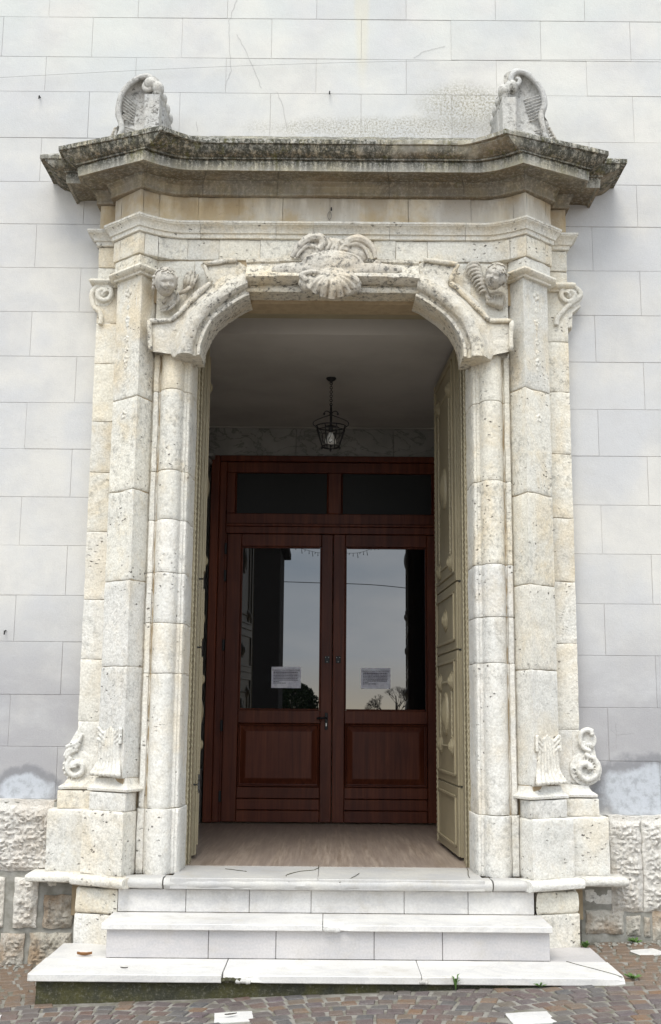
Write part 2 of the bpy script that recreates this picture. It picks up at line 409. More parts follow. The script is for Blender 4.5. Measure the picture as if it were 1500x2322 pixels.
def ell_geo(c, r, vs, fs, rot=None, seg=14, rings=9):
    base = len(vs); c = Vector(c)
    R = rot or Matrix.Identity(3)
    for i in range(rings+1):
        th = pi*i/rings
        for k in range(seg):
            ph = 2*pi*k/seg
            vs.append(c + R @ Vector((r[0]*sin(th)*cos(ph), r[1]*sin(th)*sin(ph), r[2]*cos(th))))
    for i in range(rings):
        for k in range(seg):
            a = base+i*seg+k; b = base+i*seg+(k+1) % seg
            fs.append((a, a+seg, b+seg, b))
    return vs, fs
def lathe(name, mat, parent, prof, c, axis='Z', seg=20, mod=0, modn=0):
    rows = []
    for (r, h) in prof:
        row = []
        for k in range(seg):
            a = 2*pi*k/seg; rr = r*(1+mod*cos(modn*a))
            q = {'Z': (rr*cos(a), rr*sin(a), h), 'X': (h, rr*cos(a), rr*sin(a)), 'Y': (rr*cos(a), h, rr*sin(a))}[axis]
            row.append(Vector(c)+Vector(q))
        rows.append(row)
    return grid(rows, name, mat, parent, closed=True, caps=True, sharp=50)
def remesh(name, vs, fs, mat, parent, vox=.004, smooth=3, disp=0):
    me = bpy.data.meshes.new(name); me.from_pydata([tuple(v) for v in vs], [], fs)
    fixn(me)
    o = bpy.data.objects.new(name+'_tmp', me); C.objects.link(o)
    r = o.modifiers.new('r', 'REMESH'); r.mode = 'VOXEL'; r.voxel_size = vox
    if smooth:
        s = o.modifiers.new('s', 'SMOOTH'); s.factor = .5; s.iterations = smooth
    dg = bpy.context.evaluated_depsgraph_get(); dg.update()
    nm = bpy.data.meshes.new_from_object(o.evaluated_get(dg)); nm.name = name
    bpy.data.objects.remove(o); bpy.data.meshes.remove(me)
    if disp:
        for v in nm.vertices: v.co.y += nd(v.co, 25, disp)
    nm.shade_smooth(); nm.materials.clear(); nm.materials.append(mat)
    q = bpy.data.objects.new(name, nm); C.objects.link(q)
    if parent: q.parent = parent
    return q
def lerp(a, b, t): return a+(b-a)*t
def rotm(ax, ay, az): return (Matrix.Rotation(az, 3, 'Z') @ Matrix.Rotation(ay, 3, 'Y') @ Matrix.Rotation(ax, 3, 'X'))
def resample(path, step):
    out = [Vector((*path[0],))]
    for a, b in zip(path[:-1], path[1:]):
        a = Vector(a); b = Vector(b); n = max(1, int((b-a).length/step))
        for i in range(1, n+1): out.append(a.lerp(b, i/n))
    return out
def block(name, mat, parent, path, z0, z1, back=.06, step=.018, gap=.0012, disp=.004, seed=0, s=1, rnd=.0032, wav=.006, sharp=40, closepts=None):
    """a stone: plan outline extruded between two joints, arrises rounded, faces worn"""
    pts = resample(path, step)
    n = len(pts); nrm = []
    for i in range(n):
        a = pts[max(0, i-1)]; b = pts[min(n-1, i+1)]; t = (b-a).normalized() if (b-a).length > 0 else Vector((1, 0))
        nrm.append(Vector((t.y, -t.x)))
    nz_ = max(4, int((z1-z0)/.03)); zs = [0, .35, 1.0] + [None]*0
    hh = (z1-z0)
    levels = [(z0+gap, rnd), (z0+gap+rnd*.4, rnd*.35), (z0+gap+rnd*1.3, 0)]
    k = nz_
    for i in range(1, k): levels.append((lerp(z0+gap+rnd*1.3, z1-gap-rnd*1.3, i/k), 0))
    levels += [(z1-gap-rnd*1.3, 0), (z1-gap-rnd*.4, rnd*.35), (z1-gap, rnd)]
    rows = []
    for li, (z, inn) in enumerate(levels):
        row = []
        edge = max(0, 1-min(z-z0, z1-z)/.06)
        for i, p in enumerate(pts):
            w = (nd((p.x*s, p.y, z0 if z < (z0+z1)/2 else z1), 7, wav, 3))*edge
            q = Vector((p.x, p.y)) - nrm[i]*inn*(1+3.5*max(0, noise.noise(Vector((p.x*s*17, p.y*17, z*9+seed)))))
            row.append((q.x*s, q.y, z+w))
        row.append((pts[-1].x*s, back, z)); row.append((pts[0].x*s, back, z))
        rows.append(row)
    return grid(rows, name, mat, parent, closed=True, caps=True, sharp=sharp, disp=disp, seed=seed)
def strokes(vs, fs, path, r, ry=.6, n=None):
    pass

# ================================================================= PORTAL
portal = thing('stone_portal', 'weathered pale travertine church portal with mossy broken-scroll cornice framing the doorway', 'portal')
FZ = .54                                   # floor level of the doorway
YF = -.27                                  # plane of the frieze

# ---- shafts of columns, pilasters and outer strips
def arc(cx, cy, rx, ry, a0, a1, n): return [(cx+rx*cos(radians(lerp(a0, a1, i/n))), cy-ry*sin(radians(lerp(a0, a1, i/n)))) for i in range(n+1)]
col_path = [(.975, .03), (.98, -.18), (.985, -.225), (.992, -.24), (1.008, -.243), (1.011, -.254), (1.028, -.257), (1.032, -.268)] + arc(1.11, -.262, .077, .075, 170, 10, 12) + [(1.190, -.262), (1.195, -.252), (1.203, -.252), (1.207, -.268), (1.238, -.268), (1.243, -.245), (1.256, -.225), (1.258, -.15)]
pil_path = [(1.25, -.15), (1.253, -.235), (1.332, -.385), (1.535, -.205), (1.545, -.1)]
strip_path = [(1.50, -.098), (1.697, -.105), (1.702, .0), (1.702, .03)]
def fat(path, d, cx=None):
    out = []
    n = len(path)
    for i, p in enumerate(path):
        a = Vector(path[max(0, i-1)]); b = Vector(path[min(n-1, i+1)]); t = (b-a).normalized()
        out.append((p[0]+t.y*d, p[1]-t.x*d))
    return out
zcap = ZC+3.03
JL = dict(col=[788, 885, 1068, 1180, 1300, 1415, 1530, 1838], pil=[905, 1115, 1320, 1515, 1768], strip=[738, 830, 960, 1075, 1210, 1365, 1500, 1640, 1768])
JR = dict(col=[792, 905, 1085, 1275, 1395, 1500, 1847], pil=[878, 1115, 1322, 1515, 1776], strip=[772, 885, 1025, 1170, 1315, 1455, 1650, 1776])
zped = {-1: (ZV(1768, -.3), ZV(1800, -.3), ZV(1842, -.3)), 1: (ZV(1778, -.3), ZV(1809, -.3), ZV(1850, -.3))}
for s, J in ((-1, JL), (1, JR)):
    zt0, zt1, zt2 = zped[s]
    Z = [ZC+2.475] + [ZV(v, -.33) for v in J['col'][1:]]
    for i in range(len(Z)-1):
        block('column_block', M['portalw'] if i > 2 else M['portal'], portal, col_path, Z[i+1], Z[i], s=s, seed=i)
    block('column_base', M['portalw'], portal, fat(col_path, .012), FZ-.01, Z[-1], s=s, seed=11, wav=.002)
    Z = [zcap] + [ZV(v, -.33) for v in J['pil'][:-1]] + [zt0]
    for i in range(len(Z)-1):
        block('pilaster_block', M['portal'] if i < 3 else M['portalw'], portal, pil_path, Z[i+1], Z[i], s=s, seed=20+i, rnd=.006)
    Z = [zcap] + [ZV(v, -.1) for v in J['strip'][:-1]] + [zt0]
    for i in range(len(Z)-1):
        block('strip_block', M['portal'] if i < 5 else M['portalw'], portal, strip_path, Z[i+1], Z[i], s=s, seed=40+i)
    # pedestals
    up = [(1.262, -.15), (1.262, -.29), (1.30, -.425), (1.565, -.262), (1.575, -.12)]
    lo = [(1.252, -.15), (1.252, -.30), (1.306, -.45), (1.602, -.285), (1.61, -.15)]
    ups = [(1.54, -.165), (1.80, -.165), (1.80, .03)]
    los = [(1.57, -.20), (1.852, -.20), (1.855, .03)]
    block('pedestal_cap_block', M['portalw'], portal, up, zt2, zt1, s=s, seed=60, wav=0)
    block('pedestal_cap_block', M['portalw'], portal, ups, zt2, zt1, s=s, seed=61, wav=0)
    block('pedestal_block', M['portalw'], portal, lo, FZ-.015, zt2, s=s, seed=62, rnd=.01, wav=.004)
    block('pedestal_block', M['portalw'], portal, los, FZ-.015, zt2, s=s, seed=63, rnd=.01, wav=.004, disp=.006)
    # base mouldings
    def mould(path, rows, name, mat):
        R = []
        for (d, z) in rows:
            f = fat(path, d); R.append([(x*s, y, z) for x, y in f])
        return grid(R, name, mat, portal, disp=.002, sharp=40)
    def ring(path, seed):
        p = [tuple(q) for q in resample(path, .03)]
        # keep mitres: offset per original vertex
        h = zt0-zt1
        prof = [(-.03, zt0+.002), (0.0, zt0-.002), (.004, zt0-h*.25), (.018, zt0-h*.5), (.032, zt0-h*.6), (.04, zt0-h*.66), (.05, zt0-h*.75), (.048, zt0-h*.9), (.036, zt1+.004), (.02, zt1+.002), (-.04, zt1+.001)]
        R = []
        for d, z in prof:
            f = mitre(path, d); f = [tuple(q) for q in resample(f, .04)]
            R.append([(x*s, y, z) for x, y in f])
        m = min(len(r) for r in R)
        R = []
        for d, z in prof:
            f = mitre(path, d); pts = []
            for a, b in zip(f[:-1], f[1:]):
                for i in range(6): pts.append((lerp(a[0], b[0], i/6), lerp(a[1], b[1], i/6)))
            pts.append(f[-1]); R.append([(x*s, y, z) for x, y in pts])
        return grid(R, 'base_moulding', M['portalw'], portal, disp=.003, seed=seed)
    def mitre(path, d):
        n = len(path); out = []
        for i in range(n):
            p = Vector(path[i]); ns = []
            if i > 0: t = (p-Vector(path[i-1])).normalized(); ns.append(Vector((t.y, -t.x)))
            if i < n-1: t = (Vector(path[i+1])-p).normalized(); ns.append(Vector((t.y, -t.x)))
            if len(ns) == 2:
                b = (ns[0]+ns[1]).normalized(); k = d/max(.45, b.dot(ns[0])); out.append(tuple(p+b*k))
            else: out.append(tuple(p+ns[0]*d))
        return out
    ring([(1.25, -.15), (1.255, -.24), (1.31, -.37), (1.537, -.22), (1.54, -.1)], 3)
    ring([(1.50, -.12), (1.745, -.12), (1.745, .03)], 5)
    # block below the nosing, standing on the low slab
    foot = [(1.325, -.2), (1.328, -.42), (1.612, -.33), (1.62, -.02)]
    zj = ZV(2072, -.35, 750+s*520)
    block('footing_block', M['portal'], portal, foot, zj, FZ-.085, s=s, seed=71, rnd=.012, disp=.006)
    block('footing_block', M['portalw'], portal, fat(foot, .004), .0, zj, s=s, seed=72, wav=.001)
def mitre2(path, d): 
    n = len(path); out = []
    for i in range(n):
        p = Vector(path[i]); ns = []
        if i > 0: t = (p-Vector(path[i-1])).normalized(); ns.append(Vector((t.y, -t.x)))
        if i < n-1: t = (Vector(path[i+1])-p).normalized(); ns.append(Vector((t.y, -t.x)))
        if len(ns) == 2:
            b = (ns[0]+ns[1]).normalized(); out.append(p+b*(d/max(.45, b.dot(ns[0]))))
        else: out.append(p+ns[0]*d)
    return out
# mortar body behind the shafts and the frieze
for s in (-1, 1):
    a, b = sorted((s*.99, s*1.69)); box('mortar_bed', M['joint'], portal, a, b, -.09, .04, FZ-.3, ZC+3.7, 0)
    vs = [(s*x, y, z) for z in (FZ-.1, ZC+2.46) for x, y in ((1.0, -.05), (1.01, -.225), (1.05, -.27), (1.11, -.315), (1.17, -.27), (1.25, -.22), (1.332, -.37), (1.52, -.2), (1.52, -.05))]
    fs = [(i, i+1, i+10, i+9) for i in range(8)]
    grid([vs[:9], vs[9:]], 'mortar_bed', M['joint'], portal, smooth=False)
    vs2 = [[(s*x, y, z) for x, y in ((1.24, -.05), (1.25, -.22), (1.332, -.37), (1.52, -.2), (1.52, -.05))] for z in (ZC+2.4, ZC+3.05)]
    grid(vs2, 'mortar_bed', M['joint'], portal, smooth=False)
box('mortar_bed', M['joint'], portal, -1.3, 1.3, YF+.014, -.05, ZC+2.86, ZC+3.7, 0)

# ---- three plan lines: frieze face, corona, lip
def plan(xa, yc, cx, cy, ex, ey, sx_, sy, tx, n=8):
    pts = [(0, yc), (xa*.5, yc), (xa, yc)]
    for i in range(1, n): t = i/n; pts.append((lerp(xa, cx, t), yc+(cy-yc)*t**1.7))
    pts.append((cx, cy))
    for i in range(1, 5): t = i/5; pts.append((lerp(cx, ex, t), lerp(cy, ey, t)))
    pts += [(ex, ey), (ex+.001, sy)]
    for i in range(1, 3): pts.append((lerp(ex, tx, i/3), sy))
    pts += [(tx, sy), (tx, sy*.5), (tx, .02)]
    return pts
PB = plan(1.08, YF, 1.36, -.40, 1.575, -.20, 0, -.115, 1.70)
PM = plan(1.00, -.56, 1.295, -.71, 1.80, -.45, 0, -.34, 1.905)
PL = plan(.86, -.65, 1.157, -.82, 1.93, -.52, 0, -.40, 2.09)
PA = plan(1.08, -.35, 1.35, -.49, 1.645, -.245, 0, -.195, 1.775)     # lip of the middle moulding
NP = len(PB)
def interp(paths, keys, s_):
    for (a, ka), (b, kb) in zip(zip(paths[:-1], keys[:-1]), zip(paths[1:], keys[1:])):
        if s_ <= kb: t = (s_-ka)/(kb-ka); return [Vector(p).lerp(Vector(q), t) for p, q in zip(a, b)]
    return [Vector(p) for p in paths[-1]]
def full(path):
    """mirror the half plan to a full run from left to right, subdivided"""
    h = [Vector(p) for p in path]; L_ = [Vector((-p.x, p.y)) for p in reversed(h)] + h[1:]
    out = []
    for a, b in zip(L_[:-1], L_[1:]):
        for i in range(4): out.append(a.lerp(b, i/4))
    out.append(L_[-1]); return out
def band(name, mat, rows, paths, keys, cuts, parent=portal, disp=.004, gap=.0012, closed_back=None, seed=0, freq=12):
    lines = [[(p.x, p.y, z) for p in full(interp(paths, keys, s_))] for (s_, z) in rows]
    ref = lines[0]; n = len(ref)
    idx = [0]
    for c in cuts: idx.append(min(range(n), key=lambda i: abs(ref[i][0]-c)+(0 if 3 < i < n-4 else 9)))
    idx.append(n-1)
    for a, b in zip(idx[:-1], idx[1:]):
        if b-a < 1: continue
        R = []
        for l in lines:
            seg = [Vector(q) for q in l[a:b+1]]
            if a > 0: d = (seg[1]-seg[0]).normalized(); seg[0] = seg[0]+d*gap
            if b < n-1: d = (seg[-2]-seg[-1]).normalized(); seg[-1] = seg[-1]+d*gap
            dn = []
            for q, w in zip(seg[:-1], seg[1:]):
                k = max(1, int((w-q).length/.05)) if False else 1
                dn.append(q)
            dn.append(seg[-1]); R.append(dn)
        # section runs over rows; transpose so that end caps close the stone
        T = [[R[i][j] for i in range(len(R))] for j in range(len(R[0]))]
        grid(T, name, mat, parent, closed=True, caps=True, disp=disp, seed=seed, freq=freq, sharp=32)
z = ZC
crn = [(0, z+3.652), (.09, z+3.653), (.105, z+3.658), (.105, z+3.672), (.095, z+3.676), (.10, z+3.70), (.13, z+3.722), (.19, z+3.738), (.20, z+3.745), (.50, z+3.745), (.68, z+3.738), (.70, z+3.722), (.76, z+3.718), (.765, z+3.75), (.77, z+3.782), (.745, z+3.784), (.745, z+3.797), (.79, z+3.798), (.79, z+3.810), (.815, z+3.811), (.84, z+3.817), (.88, z+3.825), (.92, z+3.845), (.950, z+3.866), (.955, z+3.869), (.955, z+3.877), (.995, z+3.877), (1.0, z+3.880), (1.0, z+3.908), (.985, z+3.912), (.8, z+3.945), (.5, z+3.96), (.0, z+3.97)]
keys = [0, .76, 1.0]
band('cornice_block', M['cornice'], crn, [PB, PM, PL], keys, [-1.66, -1.33, -.98, -.42, .35, .93, 1.36, 1.66], disp=.003, seed=4, freq=8, gap=.0012)
# weathering slope from the cornice up to the wall
sl = [[(x, lerp(-.60, .0, t)+nd((x, 0, t), 6, .006), z+lerp(3.905, 4.275, t)+nd((x, 1, t), 9, .006)) for x in [i*.04-1.14 for i in range(58)]] for t in (0, .3, .6, 1)]
grid(sl, 'weathering_slope', M['cornice'], portal, disp=.008)
arcm = [(0, z+3.333), (.22, z+3.337), (.25, z+3.352), (.26, z+3.366), (.42, z+3.368), (.47, z+3.382), (.62, z+3.402), (.82, z+3.414), (.90, z+3.417), (.92, z+3.424), (1.0, z+3.426), (1.0, z+3.441), (.5, z+3.447), (0, z+3.45)]
band('architrave_moulding', M['portal'], arcm, [PB, PA], [0, 1.0], [-1.55, -.98, -.42, -.07, .42, .98, 1.55], disp=.0025, seed=8)
# frieze courses: flat blocks following the plan
def course(z0, z1, us, v, mat, name, seed):
    cuts = [XU(u, v, YF) for u in us]
    line = full([Vector(p) for p in PB]); n = len(line)
    # dense line by arc position on x
    pts = resample([tuple(p) for p in line], .02)
    idx = [0]+[min(range(len(pts)), key=lambda i: abs(pts[i].x-c)) for c in cuts]+[len(pts)-1]
    for k, (a, b) in enumerate(zip(idx[:-1], idx[1:])):
        if b-a < 2: continue
        seg = pts[a:b+1]; m = Vector((seg[0].x, seg[0].y)); 
        d0 = (seg[1]-seg[0]).normalized()*.0014; d1 = (seg[-2]-seg[-1]).normalized()*.0014
        seg = [seg[0]+d0]+seg[1:-1]+[seg[-1]+d1]
        off = random.uniform(-.003, .004)
        path = [(p.x, p.y+off) for p in seg]
        block(name, mat, portal, path, z0, z1, back=-.0, step=.05, seed=seed+k, disp=.003, rnd=.004, wav=.003)
course(z+3.45, z+3.655, [275, 333, 365, 450, 545, 640, 750, 925, 1070, 1160, 1187, 1240], 470, M['frieze'], 'frieze_block', 80)
zlow = ZV(592, YF)
course(zlow, z+3.334, [272, 335, 362, 425, 500, 590, 700, 850, 900, 970, 1155, 1187, 1240], 565, M['portal'], 'frieze_block', 100)
# spandrel fields behind the cherubs + pilaster upper blocks
for s in (-1, 1):
    block('spandrel_block', M['portal'], portal, [(.985, YF+.012), (1.245, YF+.012)], z+2.47, zlow, back=-.16, s=s, disp=.003, step=.04)
    block('spandrel_block', M['portal'], portal, [(.70, YF+.012), (.982, YF+.012)], z+2.79, zlow, back=-.16, s=s, disp=.003, step=.04)
    block('pilaster_block', M['portal'], portal, [(1.245, -.15), (1.248, YF), (1.35, -.395), (1.56, -.205), (1.565, -.1)], z+3.07, zlow+.0, s=s, seed=120, rnd=.006)
    block('strip_block', M['portal'], portal, [(1.53, -.108), (1.70, -.108), (1.70, .03)], z+3.07, zlow, s=s, seed=121, rnd=.006)
    # capital astragal
    for pth in ([(1.238, -.2), (1.243, -.275), (1.34, -.40), (1.55, -.215), (1.56, -.1)], [(1.51, -.11), (1.705, -.11), (1.705, .03)]):
        prof = [(-.02, z+3.02), (.012, z+3.022), (.014, z+3.036), (.03, z+3.04), (.044, z+3.05), (.05, z+3.062), (.044, z+3.076), (.03, z+3.085), (-.02, z+3.088)]
        R = []
        for d, zz in prof:
            f = mitre2(pth, d); pp = []
            for a, b in zip(f[:-1], f[1:]):
                for i in range(6): pp.append(a.lerp(b, i/6))
            pp.append(f[-1]); R.append([(p.x*s, p.y, zz) for p in pp])
        grid(R, 'astragal', M['portal'], portal, disp=.003, seed=2)

# ---- arch: two haunches and a flat keystone panel
ARC_X, ARC_Z, ARC_R = .494, z+2.42, .409
def haunch(s):
    prof = [(-.0, -.15), (0, -.30), (.0, -.43), (.004, -.445), (.022, -.447), (.026, -.437), (.03, -.425), (.034, -.42), (.052, -.422), (.056, -.435), (.058, -.46), (.075, -.478), (.105, -.484), (.13, -.476), (.15, -.455), (.165, -.43), (.175, -.405), (.2, -.385), (.26, -.375)]
    R = []
    N = 22
    for i in range(N+1):
        t = i/N; th = radians(lerp(0, 79, t))
        row = []
        for d, y in prof:
            dd = min(d, .26 if t > .15 else .2+.4*t)
            x = ARC_X+(ARC_R+dd)*cos(th); zz = ARC_Z+(ARC_R+dd)*sin(th)
            if t > .75: zz += (t-.75)*.12*(1)      # the curve flattens into a straight run
            row.append((s*x, y, zz))
        row.append((row[-1][0], -.15, row[-1][2]))
        R.append(row)
    grid(R, 'arch_haunch', M['arch'], portal, closed=True, caps=True, disp=.007, seed=5 if s > 0 else 12, sharp=38, freq=14)
    # flat shouldered field outside the archivolt
    outer = [P(750+s*q, w, -.385) for q, w in ((408, 796), (410, 729), (360, 727), (272, 641), (288, 600), (212, 590), (192, 603))]
    inner = [Vector((s*(ARC_X+(ARC_R+.15)*cos(radians(a))), -.375, ARC_Z+(ARC_R+.15)*sin(radians(a)))) for a in (80, 68, 56, 44, 32, 20, 10, 2)]
    def dense(pl, st):
        out = []
        for a, b in zip(pl[:-1], pl[1:]):
            n = max(1, int((b-a).length/st))
            for i in range(n): out.append(a.lerp(b, i/n))
        out.append(pl[-1]); return out
    def samp(pl, n):
        Ls = [0]
        for a, b in zip(pl[:-1], pl[1:]): Ls.append(Ls[-1]+(b-a).length)
        out = []
        for k in range(n+1):
            t = Ls[-1]*k/n
            for i in range(len(pl)-1):
                if t <= Ls[i+1]+1e-9: out.append(pl[i].lerp(pl[i+1], (t-Ls[i])/(Ls[i+1]-Ls[i]))); break
        return out
    N = 44
    O = samp(outer, N); I = samp(list(reversed(inner)), N)
    rows = [[Vector((p.x, -.2, p.z)) for p in O]]
    for k in range(0, 9):
        t = k/8
        rows.append([o.lerp(q, t) + Vector((0, -.012*sin(pi*t)+.01, 0)) for o, q in zip(O, I)])
    grid(rows, 'spandrel_field', M['arch'], portal, disp=.007, seed=21, freq=16)
    # raised roll round its edge
    O2 = samp(outer[:6] if True else outer, 60)
    for a, b in ((0, 1), (1, 2), (2, 3), (3, 4), (4, 5)):
        seg = dense([outer[a]+Vector((0, -.006, 0)), outer[b]+Vector((0, -.006, 0))], .03)
        seg = [p+Vector((nd(p, 20, .005), nd(p, 20, .004, 3), nd(p, 20, .005, 7))) for p in seg]
        rr = [.017+nd(p, 30, .005, 2) for p in seg]
        tube('edge_roll', M['arch'], portal, seg, rr, 10)
haunch(-1); haunch(1)
# keystone lintel
kx = .60
zt = ZV(590, -.42); zb = ZV(662, -.43)
prof = [(-.15, zb), (-.30, zb), (-.425, zb), (-.43, zb+.006), (-.43, zb+.022), (-.405, zb+.026), (-.405, zb+.045), (-.43, zb+.05), (-.48, zb+.062), (-.505, zb+.078), (-.50, zb+.10), (-.46, zb+.13), (-.44, zb+.18), (-.435, zt-.04), (-.45, zt-.03), (-.452, zt-.01), (-.43, zt), (-.15, zt)]
R = []
for i in range(49):
    x = lerp(-kx, kx, i/48); sag = .012*(1-(x/kx)**2)
    R.append([(x, y, zz+(sag if j > 2 else 0)) for j, (y, zz) in enumerate(prof)])
grid(R, 'keystone', M['arch'], portal, closed=True, caps=True, disp=.008, seed=7, sharp=38, freq=13)

# ---- carved reliefs
def stroke(vs, fs, pts, r, flat=1.0):
    tube_geo(pts, r, 8, vs, fs)
def pxs(lst, Y): return [P(u, v, Y) for u, v in lst]
def smoothline(pts, n=6):
    """Catmull-Rom"""
    pts = [Vector(p) for p in pts]; out = []
    q = [pts[0]*2-pts[1]]+pts+[pts[-1]*2-pts[-2]]
    for i in range(1, len(q)-2):
        for k in range(n):
            t = k/n; a, b, c, d = q[i-1], q[i], q[i+1], q[i+2]
            out.append(.5*((2*b)+(c-a)*t+(2*a-5*b+4*c-d)*t*t+(3*b-a-3*c+d)*t**3))
    out.append(pts[-1]); return out
def taper(n, a, b, c): return [lerp(a, b, i/(n*.5)) if i < n*.5 else lerp(b, c, (i-n*.5)/(n*.5)) for i in range(n)]
def cartouche():
    vs, fs = [], []
    Y = -.47
    c = P(755, 600, Y)
    ell_geo(c, (.22, .045, .105), vs, fs)
    ell_geo(P(755, 612, Y), (.245, .04, .075), vs, fs)
    ell_geo(P(680, 612, Y), (.20, .033, .055), vs, fs); ell_geo(P(845, 612, Y), (.21, .033, .05), vs, fs)
    def st(l, a, b, c_, y=-.49):
        p = [q_+Vector((0, .012, 0)) for q_ in smoothline(pxs(l, y), 6)]; stroke(vs, fs, p, taper(len(p), a*1.3, b*1.2, c_*1.2))
    ell_geo(P(712, 572, Y+.03), (.12, .04, .08), vs, fs, rotm(0, radians(-25), 0)); ell_geo(P(800, 572, Y+.03), (.12, .04, .08), vs, fs, rotm(0, radians(25), 0)); ell_geo(P(755, 560, Y+.03), (.12, .04, .065), vs, fs)
    # crest scrolls
    st([(662, 582), (672, 565), (688, 548), (708, 537), (728, 538), (732, 552), (722, 565)], .012, .030, .020)
    st([(672, 583), (684, 566), (700, 557), (718, 560), (722, 572)], .007, .015, .012)
    st([(852, 585), (846, 562), (828, 545), (808, 540), (792, 545), (786, 558)], .012, .028, .020)
    st([(838, 585), (828, 562), (810, 552), (792, 556), (786, 568)], .007, .014, .012)
    for k, (a, b, e) in enumerate((((735, 536), (748, 552), (736, 570)), ((745, 538), (758, 553), (748, 571)), ((756, 541), (764, 556), (760, 572)), ((772, 543), (778, 556), (768, 570)), ((783, 540), (788, 552), (778, 566)))):
        st([a, b, e], .010, .012, .006)
    st([(810, 538), (822, 544), (838, 556), (843, 568)], .012, .014, .008)
    # lip of the shield
    st([(697, 580), (720, 576), (760, 573), (795, 575), (812, 584), (818, 600)], .004, .007, .004, -.505)
    st([(697, 580), (690, 598), (700, 612)], .004, .006, .004, -.505)
    # side leaves
    st([(658, 618), (672, 612), (688, 611)], .006, .014, .008); st([(860, 620), (845, 611), (828, 618), (838, 628)], .006, .014, .008)
    st([(868, 600), (856, 592), (846, 600)], .006, .012, .006)
    # drooping shell
    cc = P(742, 632, -.50)
    ell_geo(P(740, 640, -.50), (.10, .07, .06), vs, fs)
    ell_geo(P(772, 645, -.51), (.115, .08, .075), vs, fs)
    ell_geo(P(765, 640, -.50), (.17, .085, .10), vs, fs, rotm(0, radians(8), 0))
    ell_geo(P(760, 655, -.50), (.13, .08, .075), vs, fs)
    for i, (u, v) in enumerate(((706, 655), (716, 664), (733, 672), (752, 677), (772, 672), (790, 664), (802, 652), (810, 640))):
        p = smoothline([P(748, 622, -.53), P((748+u)/2+ (6 if u > 750 else -3), (622+v)/2-4, -.582), P(u, v, -.535)], 6)
        stroke(vs, fs, p, taper(len(p), .010, .026, .026))
    p = smoothline(pxs([(722, 652), (738, 636), (728, 620), (704, 617), (685, 624), (693, 634), (703, 640), (700, 650), (712, 656)], -.54), 6)
    stroke(vs, fs, [q_+Vector((0, -.0, 0)) for q_ in p], taper(len(p), .014, .022, .014))
    ell_geo(P(700, 642, -.50), (.07, .05, .06), vs, fs)
    ell_geo(P(738, 662, -.53), (.035, .03, .022), vs, fs)
    remesh('cartouche', vs, fs, M['relief'], portal, .0032, 1, .004)
cartouche()

def head_geo(c, R, vs, fs, sc):
    """child's head, local: x right, -y front, z up"""
    base = len(vs); seg, rings = 56, 44
    def g(x, z, cx, cz, s1, s2): return math.exp(-((x-cx)/s1)**2-((z-cz)/s2)**2)
    for i in range(rings+1):
        th = pi*i/rings
        for k in range(seg):
            ph = 2*pi*k/seg
            x = sin(th)*cos(ph); y = sin(th)*sin(ph); zz = cos(th)
            px = x*.80*(1 - .18*max(0, -zz)); py = y*.92; pz = zz*1.02
            if y < 0:
                f = 0
                f += .20*g(px, pz, 0, -.14, .10, .15)+.10*g(px, pz, 0, -.20, .15, .07)
                f -= .14*g(px, pz, -.27, .03, .15, .10)+.14*g(px, pz, .27, .03, .15, .10)
                f += .06*g(px, pz, -.27, .02, .09, .05)+.06*g(px, pz, .27, .02, .09, .05)
                f += .06*g(px, pz, 0, .30, .45, .14)
                f += .10*g(px, pz, -.36, -.28, .18, .18)+.10*g(px, pz, .36, -.28, .18, .18)
                f += .09*g(px, pz, 0, -.43, .15, .035)+.09*g(px, pz, 0, -.53, .12, .035)-.10*g(px, pz, 0, -.48, .18, .022)
                f += .10*g(px, pz, 0, -.74, .16, .12)
                py -= f
            vs.append(Vector(c)+R @ (Vector((px, py, pz))*sc))
    for i in range(rings):
        for k in range(seg):
            a = base+i*seg+k; b = base+i*seg+(k+1) % seg
            fs.append((a, a+seg, b+seg, b))
    return vs, fs
def cherub(c, R, sc, curls):
    vs, fs = [], []
    head_geo(c, R, vs, fs, sc)
    for sgn in (-1, 1): ell_geo(Vector(c)+R @ (Vector((sgn*.80, .05, -.05))*sc), (sc*.09, sc*.12, sc*.2), vs, fs)
    h = remesh('cherub_head', vs, fs, M['relief'], portal, .0028, 1)
    vs, fs = [], []
    rnd = random.Random(curls)
    for i in range(46):
        a = rnd.uniform(-2.6, 2.6); e = rnd.uniform(.25, 1.45)
        # scalp positions: top and sides
        d = Vector((sin(a)*cos(e)*.84, -cos(a)*cos(e)*.90, sin(e)*1.02+.02))
        if d.z < .42 and d.y < -.35: continue
        p0 = d; tw = rnd.uniform(0, 6.3)
        t1 = d.cross(Vector((0, 0, 1))).normalized() if abs(d.z) < .98 else Vector((1, 0, 0)); t2 = d.normalized().cross(t1)
        pts = []
        for k in range(7):
            an = tw+k*.75; rr = .12*(1-k/9)
            pts.append(Vector(c)+R @ ((d*1.02+(t1*cos(an)+t2*sin(an))*rr)*sc))
        stroke(vs, fs, pts, sc*.055)
    for sgn in (-1, 1):
        for k in range(4):
            ell_geo(Vector(c)+R @ (Vector((sgn*(.80), .1+.05*k, .35-.25*k))*sc), (sc*.15, sc*.16, sc*.15), vs, fs)
    remesh('hair', vs, fs, M['relief'], h, .003, 1)
    return h
HL = cherub(P(376, 640, -.40), rotm(radians(22), radians(-6), radians(20)), .098, 3)
HR = cherub(P(1124, 628, -.40), rotm(radians(14), radians(24), radians(-18)), .092, 5)
